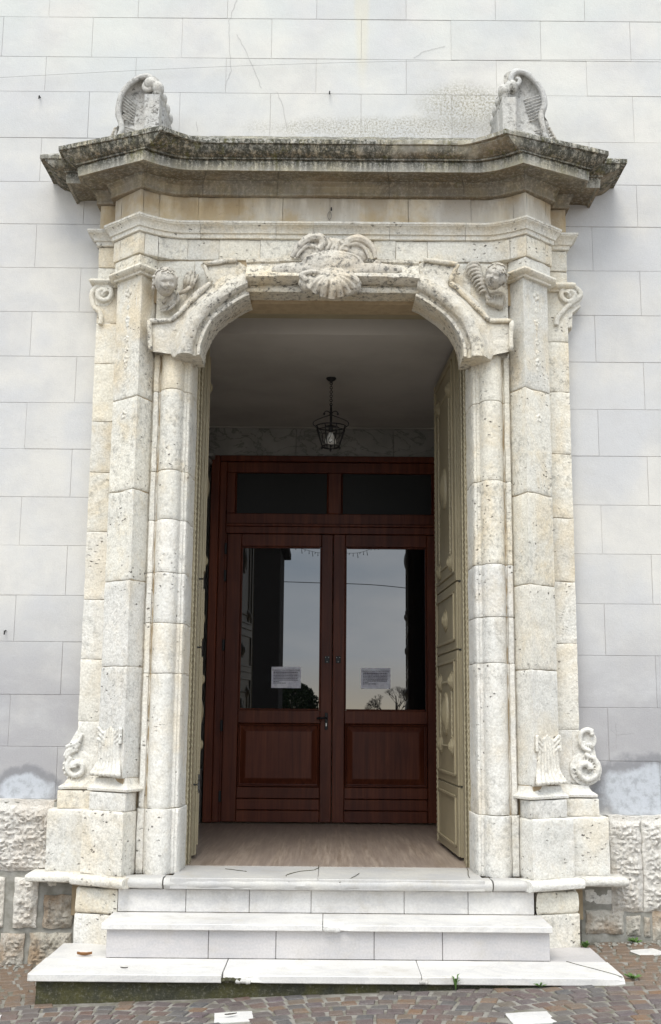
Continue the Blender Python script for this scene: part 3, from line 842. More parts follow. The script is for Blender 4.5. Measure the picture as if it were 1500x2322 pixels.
def wing(h, feathers, Y):
    vs, fs = [], []
    for (l, r) in feathers:
        p = smoothline([P(u, v, Y-.03*math.sin(pi*i/(len(l)-1))) for i, (u, v) in enumerate(l)], 6)
        stroke(vs, fs, p, taper(len(p), r*.6, r, r*.75))
    o = remesh('wing', vs, fs, M['relief'], portal, .003, 1)
    o.parent = h
# left cherub: raised wing and drapery
wing(HL, [([(418, 655), (420, 635), (427, 617)], .012), ([(424, 656), (428, 636), (435, 614)], .012), ([(430, 656), (436, 638), (442, 616)], .012), ([(434, 656), (443, 640), (449, 622)], .011),
          ([(402, 668), (420, 660), (436, 648)], .016)], YF-.01)
wing(HL, [([(388, 664), (392, 680), (384, 692), (364, 700)], .013), ([(398, 668), (398, 686), (386, 700), (366, 706)], .012), ([(384, 660), (378, 676), (370, 688)], .014),
          ([(404, 664), (404, 680), (396, 696)], .013), ([(396, 664), (390, 674), (380, 690)], .02)], YF-.02)
# right cherub: two wings
W1 = []
for k in range(8):
    W1.append(([(1058+4.2*k, 618+7*k), (1064+4.2*k, 607+7.6*k), (1078+3.6*k, 603+8*k), (1089+2.6*k, 610+8*k), (1092+2.2*k, 620+8*k)], .0125))
W1.append(([(1060, 612), (1062, 600), (1074, 595), (1086, 599), (1091, 610)], .011))
W1.append(([(1086, 605), (1090, 625), (1096, 648), (1108, 668)], .013))
W1.append(([(1056, 612), (1064, 600), (1080, 597), (1088, 604)], .009))
W1.append(([(1102, 668), (1108, 676), (1114, 682)], .018))
wing(HR, W1, YF-.01)
W2 = []
for k in range(7): W2.append(([(1102+k*6, 672-k*.5), (1106+k*5.5, 683+k*1.0), (1104+k*5.5, 691+k*1.8)], .0095))
W2.append(([(1102, 668), (1116, 666), (1130, 664), (1143, 668), (1146, 682), (1138, 700)], .011))
wing(HR, W2, YF-.01)

# volutes on the outer strips
def spiral(c, r0_, r1_, turns, a0, dirn, Y, n=60):
    return [Vector((c.x+lerp(r0_, r1_, (i/n)**.85)*cos(a0+dirn*2*pi*turns*i/n), Y-.012*(i/n), c.z+lerp(r0_, r1_, (i/n)**.85)*sin(a0+dirn*2*pi*turns*i/n))) for i in range(n+1)]
def disc(vs, fs, c, r, y0, y1, seg=28):
    b = len(vs)
    for y in (y0, y1):
        for k in range(seg): vs.append(Vector((c.x+r*cos(2*pi*k/seg), y, c.z+r*sin(2*pi*k/seg))))
    for k in range(seg): fs.append((b+k, b+(k+1) % seg, b+seg+(k+1) % seg, b+seg+k))
    fs.append(tuple(b+k for k in reversed(range(seg)))); fs.append(tuple(b+seg+k for k in range(seg)))
def poly(vs, fs, pts, y0, y1):
    b = len(vs); n = len(pts)
    for y in (y0, y1):
        for p in pts: vs.append(Vector((p.x, y, p.z)))
    for k in range(n): fs.append((b+k, b+(k+1) % n, b+n+(k+1) % n, b+n+k))
    fs.append(tuple(b+k for k in reversed(range(n)))); fs.append(tuple(b+n+k for k in range(n)))
for s in (-1, 1):
    vs, fs = [], []
    Y = -.115
    c = P(235 if s < 0 else 1291, 667 if s < 0 else 670, Y)
    disc(vs, fs, c+Vector((s*.010, 0, 0)), .088, -.108, .01)
    a = P(207 if s < 0 else 1320, 690 if s < 0 else 692, Y); b = P(222 if s < 0 else 1299, 736 if s < 0 else 744, Y)
    poly(vs, fs, [a, P(222 if s < 0 else 1300, 708, Y), b, P(250 if s < 0 else 1280, 738, Y), P(250 if s < 0 else 1280, 668, Y)], -.10, .01)
    sp = spiral(c, .084, .022, 1.45, pi if s < 0 else 0, -1 if s < 0 else 1, Y)
    q = c+Vector((s*.01, 0, 0))
    tail = [P(750+s*512, 738, Y), P(750+s*514, 722, Y), P(750+s*(521 if s < 0 else 527), 706, Y), P(750+s*(538), 694, Y)] if s > 0 else [P(228, 736, Y), P(230, 722, Y), P(226, 708, Y), P(213, 694, Y)]
    line = smoothline(tail+sp[::6], 4)
    stroke(vs, fs, line, [.019]*(len(line)-6)+[.019, .019, .02, .021, .022, .024])
    ell_geo(c, (.022, .02, .022), vs, fs)
    remesh('volute', vs, fs, M['portal'], portal, .0045, 1, .002)
    # lower volute
    vs, fs = [], []
    if s > 0:
        Y = -.135; c = P(1330, 1745, Y)
        disc(vs, fs, c+Vector((.0, 0, 0)), .108, -.125, .01); disc(vs, fs, P(1334, 1678, Y), .062, -.122, .01)
        poly(vs, fs, pxs([(1300, 1655), (1345, 1660), (1352, 1700), (1365, 1770), (1300, 1775)], Y), -.108, .01)
        sp = spiral(c, .1, .025, 1.25, radians(95), -1, Y, 40)
        line = smoothline(pxs([(1345, 1660), (1332, 1655), (1319, 1662), (1316, 1680), (1324, 1696), (1340, 1704)], Y), 5)
        stroke(vs, fs, line, taper(len(line), .020, .017, .014))
        ell_geo(P(1343, 1664, Y), (.018, .02, .018), vs, fs)
        line = smoothline(sp[::4], 4); stroke(vs, fs, line, taper(len(line), .016, .019, .024))
        for k in range(16):
            an = radians(100-k*19); p0 = c+Vector((cos(an)*.035, -.0, sin(an)*.035)); p1 = c+Vector((cos(an)*.088, .0, sin(an)*.088))
            stroke(vs, fs, [p0, p1], .005)
        for k in range(7):
            an = radians(200+k*18); e = P(1334, 1678, Y); stroke(vs, fs, [e+Vector((cos(an)*.02, 0, sin(an)*.02)), e+Vector((cos(an)*.055, 0, sin(an)*.055))], .004)
    else:
        Y = -.13; c = P(175, 1738, Y)
        disc(vs, fs, c, .10, -.118, .01)
        poly(vs, fs, pxs([(184, 1636), (176, 1652), (150, 1696), (144, 1740), (190, 1770), (235, 1770), (235, 1636)], Y), -.112, .01)
        sp = spiral(c+Vector((0, 0, -.005)), .075, .02, 1.2, radians(120), 1, Y, 40)
        line = smoothline(sp[::4], 4); stroke(vs, fs, line, taper(len(line), .019, .020, .024))
        for l in ([(187, 1663), (178, 1682), (162, 1690), (150, 1694)], [(185, 1682), (172, 1696), (156, 1702), (147, 1716)], [(178, 1700), (160, 1706), (150, 1722)]):
            line = smoothline(pxs(l, Y), 5); stroke(vs, fs, line, taper(len(line), .010, .019, .013))
        for k in range(7):
            an = radians(150+k*20); stroke(vs, fs, [c+Vector((cos(an)*.05, 0, sin(an)*.05)), c+Vector((cos(an)*.1, 0.005, sin(an)*.1))], .006)
    remesh('volute', vs, fs, M['portalw'], portal, .0045, 1, .003)
    # acanthus leaf at the foot of the pilaster
    vs, fs = [], []
    A = Vector((s*1.332, -.385, 0)); B = Vector((s*1.535, -.205, 0)); dr = (B-A).normalized(); nn = Vector((s*.66, -.75, 0)).normalized()
    zt0 = zped[s][0]
    def Q(t, zz, out): return A+dr*(t*(B-A).length)+nn*out+Vector((0, 0, zz))
    for k in range(7):
        t = k/6
        line = smoothline([Q(lerp(.28, .80, t), zt0+.33-.08*abs(t-.5), -.004), Q(lerp(.20, .86, t), zt0+.22, .004), Q(lerp(.16, .90, t), zt0+.10, .006), Q(lerp(.02, 1.0, t), zt0+.025, .036)], 5)
        stroke(vs, fs, line, taper(len(line), .012, .0175, .020)); ell_geo(line[-1], (.022, .022, .019), vs, fs)
    for sg in (0, 1):
        for k in range(3):
            t = -.02 if sg == 0 else 1.0
            line = smoothline([Q(lerp(.3, .75, sg), zt0+.22+k*.03, .008), Q(lerp(.1, .95, sg), zt0+.25+k*.035, .014), Q(lerp(.08, .97, sg), zt0+.22+k*.035, .016)], 4)
            stroke(vs, fs, line, .012)
    remesh('acanthus_leaf', vs, fs, M['portalw'], portal, .0045, 1, .003)
    # flower drops carved on the pilaster face
    zz = z+2.98
    A = Vector((s*1.33, -.385, 0)); B = Vector((s*1.535, -.205, 0))
    vs, fs = [], []
    for (dz, r) in ((-.06, .024), (-.12, .010), (-.17, .013), (-.26, .018), (-.30, .012), (-.40, .016), (-.48, .014), (-.55, .020), (-.60, .012), (-.95, .02)):
        cc_ = Q(.52, zz+dz, 0)
        for k in range(5):
            an = 2*pi*k/5+dz*9
            ell_geo(cc_+dr*(cos(an)*r)+Vector((0, 0, sin(an)*r)), (r*.7, r*.45, r*.7), vs, fs, None, 8, 6)
    stroke(vs, fs, [Q(.52, zz-.05, -.001), Q(.52, zz-.62, -.001)], .005)
    for t in (.2, .84):
        stroke(vs, fs, [Q(t, zz-.02, -.001), Q(t, zz-.66, -.001)], .0035)
    stroke(vs, fs, [Q(.2, zz-.02, -.001), Q(.84, zz-.02, -.001)], .0035)
    remesh('flower_drop', vs, fs, M['portal'], portal, .004, 1)

# scroll consoles standing on the cornice
def console(s):
    Y0 = -.50
    if s < 0: ol = [(256, 325), (262, 294), (273, 284), (262, 262), (263, 238), (270, 212), (284, 192), (304, 176), (326, 166), (342, 167), (352, 178), (356, 196), (352, 214), (357, 232), (357, 330)]
    else: ol = [(1253, 330), (1243, 290), (1246, 282), (1236, 262), (1243, 238), (1239, 212), (1228, 190), (1208, 168), (1184, 156), (1168, 155), (1155, 163), (1148, 182), (1146, 205), (1150, 216), (1148, 330)]
    pts = pxs(ol, Y0); n = len(pts)
    # sides
    f = smoothline(pts, 3); m = len(f)
    rows = [[Vector((p.x, y, p.z)) for p in f] for y in (-.0, -.12, -.25, -.38, -.47, -.495)]
    ins = []
    cen = sum(f, Vector())/m
    for p in f: d = (cen-p); ins.append(p+d.normalized()*.014)
    rows.append([Vector((p.x, -.507, p.z)) for p in ins])
    for k_, y_ in ((.14, -.502), (.24, -.482), (.38, -.464), (.6, -.458), (.8, -.456)):
        rows.append([Vector((p.x+(cen.x-p.x)*k_, y_, p.z+(cen.z-p.z)*k_)) for p in f])
    o = grid(rows, 'scroll_console', M['console'], portal, closed=True, caps=True, disp=.004, seed=3)
    # raised edge band ending in a volute on the front face
    vs, fs = [], []
    q = lambda u, v: P(u, v, -.512)
    if s < 0:
        line = smoothline([q(270, 312), q(277, 290), q(270, 262), q(270, 236), q(280, 208), q(298, 188), q(318, 176), q(336, 175), q(347, 186), q(344, 200), q(332, 204), q(326, 195), q(333, 187)], 5)
        inner = smoothline([q(300, 315), q(300, 288), q(312, 268), q(318, 245), q(322, 225), q(330, 212)], 5)
        ribs = [((279, 266-i*8), (300+i*1.0, 272-i*6)) for i in range(8)] + [((283, 285+i*6), (304, 287+i*6)) for i in range(5)]
    else:
        line = smoothline([q(1240, 318), q(1232, 290), q(1228, 262), q(1235, 236), q(1230, 208), q(1214, 184), q(1192, 166), q(1172, 164), q(1160, 174), q(1161, 188), q(1174, 192), q(1179, 182), q(1171, 177)], 5)
        inner = smoothline([q(1210, 318), q(1210, 290), q(1200, 262), q(1190, 235), q(1180, 215), q(1170, 205)], 5)
        ribs = [((1228, 262-i*7), (1204-i*2, 268-i*7)) for i in range(8)] + [((1234, 290+i*7), (1212, 290+i*7)) for i in range(4)]
    stroke(vs, fs, line, [.021]*(len(line)-14)+[lerp(.020, .012, i_/13) for i_ in range(14)])
    for a, b in ribs: stroke(vs, fs, [q(*a)+Vector((0, .01, 0)), (q(*a)+q(*b))/2+Vector((0, .030, 0)), q(*b)+Vector((0, .050, 0))], .005)
    r = remesh('scroll_band', vs, fs, M['console'], o, .0035, 1, .003)
    # the rolled top carried back to the wall
    c = P(338, 190, Y0) if s < 0 else P(1167, 180, Y0)
    rows = []
    for k in range(14):
        y = lerp(-.505, .0, k/13); rr = .052*(1+.16*cos(k*1.45))
        rows.append([(c.x+rr*cos(2*pi*j/18)-s*.018, y, c.z+rr*sin(2*pi*j/18)) for j in range(18)])
    grid(rows, 'scroll_roll', M['console'], o, closed=True, caps=True, disp=.004)
console(-1); console(1)
for s in (-1, 1):
    # the upright block under each scroll: front face, then a return running back towards the wall
    uf, um, ub = (328, 361, 385) if s < 0 else (1152, 1135, 1118)
    a0, a1, a2 = (P(uf, 260, -.50).x, P(um, 260, -.54).x, P(ub, 260, -.22).x)
    if s > 0: a0 = P(1172, 260, -.50).x; a1 = P(1140, 260, -.54).x
    zt_a, zt_b = (ZV(216, -.52), ZV(228, -.3)); zb_a = z+3.93
    pl = [(a0, -.505), (a0, -.525), (lerp(a0, a1, .12), -.54), (a1, -.545), (lerp(a1, a2, .25), -.44), (lerp(a1, a2, .25)+s*.012, -.42), (lerp(a1, a2, .30)-s*.008, -.40), (a2, -.22), (a2, .0)]
    rows = []
    for k in range(13):
        zz = lerp(zb_a, zt_a, k/12); rows.append([(x, y, zz-(.05*(i/8) if k == 12 else 0)) for i, (x, y) in enumerate(pl)]+[(a0, .0, zz)])
    grid(rows, 'console_block', M['console'], portal, closed=True, caps=True, disp=.003, sharp=30)
    # the scroll drapes over its top in three lobes
    vs, fs = [], []
    for k, (y, f) in enumerate(((-.50, 0), (-.40, .35), (-.30, .7), (-.20, 1.0))):
        c_ = Vector((lerp(a1, a2, f)+s*.02, y-.0, lerp(zt_a+.05, zt_a-.015, f)))
        ell_geo(c_, (.045, .056, .05), vs, fs); ell_geo(c_+Vector((s*.05, 0, .035)), (.05, .055, .05), vs, fs); ell_geo(c_+Vector((s*.0, 0, -.035)), (.03, .04, .04), vs, fs)
    remesh('scroll_lobes', vs, fs, M['console'], portal, .005, 1, .004)
# little curled leaf on the outer foot of each console
for s in (-1, 1):
    vs, fs = [], []
    for k in range(4):
        u = (262-k*3) if s < 0 else (1246+k*4); v = 296+k*7
        line = smoothline([P(u+(8 if s < 0 else -6), v, -.35), P(u-(0 if s < 0 else 0), v-6, -.36), P(u-(4 if s < 0 else -4), v+4, -.35)], 4); stroke(vs, fs, line, .009)
    remesh('leaf_curl', vs, fs, M['relief'], portal, .004, 1)

# ================================================================= CHURCH WALL
wall = thing('church_wall', 'pale plastered church facade scored into large blocks above a rough stone plinth', 'wall')
rowsT = [z for z in ()]
def brow(z0, z1, fam, xa, xb):
    k0 = int((xa-.205)/.685)-2; xs = [.205+.685*(k+(.5 if fam else 0)) for k in range(k0, k0+26)]
    xs = [xa]+[x for x in xs if xa+.05 < x < xb-.05]+[xb]
    for a, b in zip(xs[:-1], xs[1:]):
        g = .001
        y = random.uniform(-.0012, .0012); t = random.uniform(-.0012, .0012)
        A = (a+g, z0+g); B = (b-g, z1-g)
        vs = [(A[0], .03, A[1]), (B[0], .03, A[1]), (B[0], .03, B[1]), (A[0], .03, B[1]),
              (A[0], y+.0015, A[1]), (B[0], y+.0015, A[1]), (B[0], y+.0015, B[1]), (A[0], y+.0015, B[1]),
              (A[0]+.002, y, A[1]+.002), (B[0]-.002, y+t, A[1]+.002), (B[0]-.002, y+t, B[1]-.002), (A[0]+.002, y, B[1]-.002)]
        fs = [(8, 9, 10, 11)]
        for i in range(4):
            j = (i+1) % 4; fs += [(i, j, 4+j, 4+i), (4+i, 4+j, 8+j, 8+i)]
        mesh('plaster_block', vs, fs, M['plaster'], wall)
top = [ZV(v, 0) for v in (318, 213, 134, 44)]
d = top[-1]-top[-2]
for k in range(1, 5): top.append(top[3]+d*k)
# rows from the cornice up: family (half-bond) alternates; row between 44 and 134 has a joint at x=.205
for i in range(len(top)-1): brow(top[i], top[i+1], (i % 2 == 1), -4.6, 4.6)
for s, vs_, ub in ((-1, [318, 412, 508, 607, 707, 808, 913, 1018, 1127, 1237, 1350, 1455, 1575, 1693, 1812], 90), (1, [318, 420, 515, 615, 716, 822, 929, 1035, 1146, 1257, 1370, 1487, 1605, 1726, 1849], 1410)):
    zz_ = [top[0]]+[P(ub, v, 0).z for v in vs_[1:]]
    for i in range(len(zz_)-1):
        a, b = (-4.6, -1.5) if s < 0 else (1.5, 4.6)
        brow(zz_[i+1], zz_[i], (i % 2 == 0), a, b)
# wall body with the doorway opening
zt_ = ZC+2.95
for a, b, c_, d_ in ((-9, -1.02, -.2, zt_), (1.02, 9, -.2, zt_), (-9, 9, zt_, 12)):
    box('wall_core', M['core'], wall, a, b, .005, .34, c_, d_, 0)
for s in (-1, 1):
    a, b = sorted((s*4.6, s*9)); box('plain_plaster_field', M['plaster'], wall, a, b, -.001, .03, .9, 12, 0)
box('plain_plaster_field', M['plaster'], wall, -4.6, 4.6, -.001, .03, top[-1]+.003, 12, 0)
# plinth of rough stones
def rough(name, u0_, v0_, u1_, v1_, Y0, amp, mat, margin=0, n=None, ref=None):
    ur = ref or (u0_+u1_)/2
    a = P(u0_, v1_, Y0); b = P(u1_, v0_, Y0)
    x0, x1, z0_, z1_ = a.x, b.x, P(ur, v1_, Y0).z, P(ur, v0_, Y0).z
    roughw(name, x0, x1, z0_, z1_, Y0, amp, mat, margin)
def roughw(name, x0, x1, z0_, z1_, Y0, amp, mat, margin=0):
    nx = max(6, int((x1-x0)/.009)); nz2 = max(6, int((z1_-z0_)/.009)); rows = []
    for i in range(nz2+1):
        zz = lerp(z0_, z1_, i/nz2); row = []
        for j in range(nx+1):
            xx = lerp(x0, x1, j/nx)
            e = min(xx-x0, x1-xx, zz-z0_, (z1_-zz)-margin)
            w = max(0, min(1, e/.035))
            q = Vector((xx*9, zz*9, Y0*3+x0))
            h = noise.fractal(q, .9, 2.1, 4)*.3+.25+abs(noise.noise(Vector((xx*30, zz*36, 3))))*.8+abs(noise.noise(Vector((xx*70, zz*80, 7))))*.5
            xj = xx+(nd((xx, 0, zz), 14, .010) if w < .5 else 0); zj_ = zz+(nd((xx, 4, zz), 14, .010) if w < .5 else 0)
            row.append((xj, Y0-max(-.15, h)*amp*w, zj_))
        row = [(row[0][0], .02, row[0][2])]+row+[(row[-1][0], .02, row[-1][2])]
        rows.append(row)
    rows = [[(p[0], .02, p[2]) for p in rows[0]]]+rows+[[(p[0], .02, p[2]) for p in rows[-1]]]
    grid(rows, name, mat, wall, sharp=60)
Yp = -.07
zlt = P(60, 1814, Yp).z; zlb = P(60, 1975, Yp).z
zrt = P(1440, 1850, Yp).z
roughw('plinth_stone', P(120, 1890, Yp).x-.72, P(121, 1890, Yp).x, zlb, zlt, Yp, .045, M['roughw'], .035)
x_ = P(120, 1890, Yp).x-.73
while x_ > -5:
    roughw('plinth_stone', x_-.62, x_-.012, zlb, zlt, Yp, .045, M['roughw'], .035) if x_ > -3.4 else None; x_ -= .63
def lrow(us, v0_, v1_, mat):
    for u1__, u2__ in us: rough('plinth_stone', u1__, v0_, u2__, v1_, Yp-.01, .04, mat)
lrow([(-60, 12), (28, 88)], 1990, 2104, M['roughw']); rough('plinth_stone', 98, 2030, 166, 2104, Yp-.01, .045, M['rough'])
rough('plinth_stone', 98, 1992, 168, 2018, Yp+.01, .008, M['portalw'])
lrow([(-80, -8), (-2, 56), (64, 164)], 2116, 2196, M['rough'])
lrow([(-160, -70)], 1990, 2104, M['rough']); lrow([(-180, -90)], 2116, 2196, M['rough'])
# right plinth
for (a, b) in ((1388, 1453), (1462, 1570), (1580, 1700)):
    rough('plinth_stone', a, 1850, b, 2068, Yp, .045, M['roughw'], .03, ref=1440)
for (a, b, c_, d_, mt) in ((1330, 1416, 2064, 2118, 'rough'), (1422, 1452, 2076, 2122, 'rough'), (1462, 1474, 2080, 2124, 'rough'), (1482, 1560, 2066, 2135, 'rough'), (1570, 1680, 2070, 2135, 'rough')):
    rough('plinth_stone', a, c_, b, d_, Yp-.0, .035, M[mt])
rough('plinth_stone', 1328, 2018, 1408, 2050, Yp+.005, .012, M['portalw'])
for a, b in ((-5.0, P(166, 2000, 0).x+.04), (P(1325, 2000, 0).x-.04, 5.0)):
    sgn = -1 if a < 0 else 1
    zt__ = (zlt if sgn < 0 else zrt)-.012
    rows = [[(lerp(a, b, j/120), Yp+.004+nd((lerp(a, b, j/120), 0, lerp(-.2, zt__, i/40)), 14, .012), lerp(-.2, zt__, i/40)) for j in range(121)] for i in range(41)]
    rows.append([(p[0], .02, p[2]) for p in rows[-1]])
    o = grid(rows, 'cement_pointing', M['cement'], wall)
# raised pointing ribs between the lower stones
def rib(u, v, u2, v2):
    a = P(u, v, Yp-.0); b = P(u2, v2, Yp-.0)
    n = 14; pts = [a.lerp(b, i/n)+Vector((nd(a.lerp(b, i/n), 12, .008), 0, nd(a.lerp(b, i/n), 12, .006, 5))) for i in range(n+1)]
    tube('cement_rib', M['cement'], wall, pts, [.016+nd(p, 20, .004) for p in pts], 8)
# hairline cracks in the plaster
def crack(pts):
    p = pxs(pts, -.0015); q = []
    for a, b in zip(p[:-1], p[1:]):
        for i in range(6):
            c_ = a.lerp(b, i/6); q.append(c_+Vector((nd(c_, 30, .012), 0, nd(c_, 30, .006, 4))))
    q.append(p[-1])
    vs, fs = tube_geo(q, .0008, 4)
    mesh('hairline_crack', vs, fs, M['crack'], wall)
crack([(541, -10), (520, 48), (519, 75), (524, 160), (512, 195)]); crack([(538, 78), (560, 120), (580, 165), (594, 200)]); crack([(628, 208), (642, 240), (652, 290)])
crack([(1385, 1655), (1400, 1667), (1440, 1662)]); crack([(445, 275), (449, 298)]); crack([(1397, 1640), (1398, 1700)])
crack([(940, 132), (956, 118), (1010, 105)])
# small nail and hooks left in the wall
for (u, v) in ((748, 211), (92, 221), (14, 1430), (752, 474)):
    p = P(u, v, -.0 if u != 752 else YF)
    tube('iron_nail', M['iron'], wall, [p, p+Vector((0, -.035, -.006)), p+Vector((0, -.037, -.03))], .005, 6)
p = P(748, 480, YF-.01)
tag(tube('wire_loop', M['cable'], None, [p+Vector((.013*cos(a*.6), -.0, -.03+.03*sin(a*.6))) for a in range(11)], .002, 5, True), 'tiny wire loop hanging from a nail in the middle of the frieze', 'wire')
a, b = P(-40, 178, -.03), P(1540, 135, -.03)
cb = [a.lerp(b, i/30)+Vector((0, 0, .05*sin(pi*i/30))) for i in range(31)]
cab = tube('wall_cable', M['cable'], None, cb, .001, 5)
tag(cab, 'thin grey cable strung across the plaster just above the portal scrolls', 'cable')

# ================================================================= STEPS
steps = thing('marble_steps', 'white marble entrance steps with chipped treads on a mossy concrete base', 'steps')
def slab(name, mat, x0, x1, y0, y1, z0_, z1_, nose=.004, disp=.0015, chips=(), seed=0):
    nx = max(4, int((x1-x0)/.03)); R = []
    pr = [(y1, z0_), (y0+nose, z0_), (y0, z0_+nose), (y0, (z0_+z1_)/2), (y0, z1_-nose), (y0+nose, z1_), (y0+.05, z1_), (lerp(y0, y1, .5), z1_), (y1, z1_)]
    for i in range(nx+1):
        x = lerp(x0, x1, i/nx)
        if i == 0: x += .0
        row = []
        for j, (y, zz) in enumerate(pr):
            dy = 0; dz = 0
            for (cx, w, dep) in chips:
                if abs(x-cx) < w and 0 < j < 7:
                    k = (1-abs(x-cx)/w)**.5*(1+.5*noise.noise(Vector((x*40, j, 0)))); dy += dep*k*(1.0 if j > 2 else .5)
                    if j in (4, 5): dz -= dep*.5*k
            row.append((x, min(y+dy, y1-.01) if j < 8 and j > 0 else y, zz+dz))
        R.append(row)
    return grid(R, name, mat, steps, closed=True, caps=True, disp=disp, seed=seed, sharp=30)
# threshold with worn round nosing
nose = [(-.49, -.03), (-.515, -.012), (-.525, .0), (-.52, .012)]
def nosing_line(name, mat, plan_pts, r, zc_, parent, top_back=None, disp=.003, seed=0):
    """half round moulding along a plan line"""
    prof = [(-.05, -r), (0, -r), (r*.7, -r*.75), (r, -.1*r), (r*.85, r*.5), (r*.4, r*.9), (-.02, r), (-.12, r)]
    R = []
    for d_, zz in prof:
        f = mitre2(plan_pts, d_); pp = []
        for a_, b_ in zip(f[:-1], f[1:]):
            k = max(1, int(((b_-a_).length)/.05))
            pp += [(a_, b_, i/k) for i in range(k)]
        R.append((f, zz))
    cnt = [max(2, int((Vector(b_)-Vector(a_)).length/.04)) for a_, b_ in zip(plan_pts[:-1], plan_pts[1:])]
    rows = []
    for f, zz in R:
        row = []
        for (a_, b_), k in zip(zip(f[:-1], f[1:]), cnt): row += [a_.lerp(b_, i/k) for i in range(k)]
        row.append(f[-1]); rows.append([(q.x, q.y, zc_+zz) for q in row])
    T = [[rows[i][j] for i in range(len(rows))] for j in range(len(rows[0]))]
    return grid(T, name, mat, parent, closed=True, caps=True, disp=disp, seed=seed, sharp=45)
rN = .034; zN = FZ-rN-.006
nosing_line('threshold_nosing', M['thresh'], [(-1.03, -.47), (-.5, -.475), (0, -.475), (.5, -.475), (1.035, -.47)], rN, zN, steps, disp=.006, seed=3)
nosing_line('threshold_nosing', M['thresh'], [(-1.28, -.45), (-1.04, -.455)], rN, zN, steps, disp=.006, seed=5)
nosing_line('threshold_nosing', M['thresh'], [(1.045, -.455), (1.28, -.45)], rN, zN, steps, disp=.006, seed=6)
for s in (-1, 1):
    L1 = [(s*1.27, -.505), (s*1.64, -.33)]; L2 = [(s*1.61, -.24), (s*1.93, -.24), (s*1.93, -.0)]
    if s < 0: L1 = L1[::-1]; L2 = L2[::-1]
    nosing_line('base_torus', M['portalw'], L1, .032, zN, portal, disp=.005, seed=8+s)
    nosing_line('base_torus', M['portalw'], L2, .032, zN, portal, disp=.005, seed=12+s)
box('threshold_slab', M['thresh'], steps, -.99, -.06, -.50, .10, FZ-.07, FZ-.001, .004)
box('threshold_slab', M['thresh'], steps, -.058, .99, -.50, .10, FZ-.07, FZ-.002, .004)
box('bedding', M['joint'], steps, -1.26, 1.26, -.40, .0, -.1, FZ-.075, 0)
# cracks across the threshold
for pts in ([(724, 1963), (715, 1972), (680, 1976), (650, 1985), (655, 1998)], [(815, 1980), (800, 1990), (770, 2002)], [(512, 1970), (560, 1976)], [(1060, 1965), (1064, 1990)]):
    q = []
    for (u, v) in pts:
        d_ = fwd+RT*((u-750)/F)+UP*((1161-v)/F); k = (FZ+.001-ZC)/d_.z; w = Vector((0, CAMY, ZC))+d_*k
        if w.y < -.48: w = Vector((w.x, -.505, FZ-.02))
        q.append(w)
    q = smoothline(q, 5); q = [p_+Vector((nd(p_, 30, .01), nd(p_, 30, .006, 3), 0)) for p_ in q]
    vs, fs = tube_geo(q, .0022, 4); mesh('hairline_crack', vs, fs, M['moss'], steps)
z2 = ZC-1.24; z3 = ZC-1.443
# risers
def risers(us, v, Y, z0_, z1_, mat, x0, x1):
    xs = [x0]+[XU(u, v, Y) for u in us]+[x1]
    for a_, b_ in zip(xs[:-1], xs[1:]):
        box('riser_slab', mat, steps, a_+.0015, b_-.0015, Y+random.uniform(-.001, .001), Y+.1, z0_+.002, z1_-.002, .003)
risers([422, 566, 706, 917, 1062], 2040, -.43, z2, FZ-.078, M['marble'], -1.325, 1.31)
risers([473, 626, 849, 1004], 2145, -.80, z3, z2-.035, M['marbleg'], -1.32, 1.335)
slab('tread_slab', M['marble'], -1.345, -.028, -.835, -.43, z2-.036, z2, seed=1)
slab('tread_slab', M['marble'], -.024, 1.345, -.835, -.43, z2-.036, z2, chips=[(.03, .09, .035), (.09, .06, .02)], seed=2)
xa_, xb_ = XU(503, 2220, -1.23), XU(957, 2220, -1.23)
zb3 = z3-.042
slab('tread_slab', M['marble'], -1.672, xa_-.003, -1.235, -.80, zb3, z3, seed=3)
slab('tread_slab', M['marble'], xa_+.003, xb_-.002, -1.235, -.80, zb3, z3, chips=[(xa_+.04, .10, .055), (xa_+.14, .09, .03)], seed=4)
slab('tread_slab', M['marble'], xb_+.002, 1.675, -1.235, -.80, zb3, z3, chips=[(xb_+.02, .04, .015), (1.67, .04, .03)], seed=5)
for s in (-1, 1):
    a_, b_ = sorted((s*1.31, s*1.668)); slab('tread_slab', M['marble'] if s < 0 else M['marbleg'], a_, b_, -.797, -.36, zb3, z3-.001, seed=6)
box('step_fill', M['moss'], steps, -1.3, 1.3, -.78, -.44, -.1, z2-.04, 0)
rows = []
for i in range(8):
    zz = lerp(-.14, zb3-.001, i/7)
    rows.append([(x, y+nd((x, y, zz), 16, .012), zz) for x, y in [(-1.63, -.3)]+[(-1.63, -.3-k*.1) for k in range(1, 10)]+[(-1.63+k*.0326*1, -1.20) for k in range(1, 100)]+[(1.63, -1.2+k*.1) for k in range(10)]])
grid(rows, 'concrete_base', M['moss'], steps)
# broken mortar where the middle low tread has lost its corner
for (cx_, w_, zz_, y_) in ((xa_+.045, .055, z3-.028, -1.222), (xa_+.12, .035, z3-.034, -1.226), (xb_+.01, .02, z3-.03, -1.228), (.03, .04, z2-.03, -.83)):
    vs, fs = [], []
    for k in range(7):
        a_ = (k-3)/3; ell_geo((cx_+a_*w_, y_+nd((a_, k, 1), 2, .006), zz_+nd((k, a_, 3), 2.3, .008)), (w_*.30, .016, .013), vs, fs, None, 8, 6)
    remesh('broken_mortar', vs, fs, M['moss'] if w_ > .05 else M['thresh'], steps, .003, 0, .006)
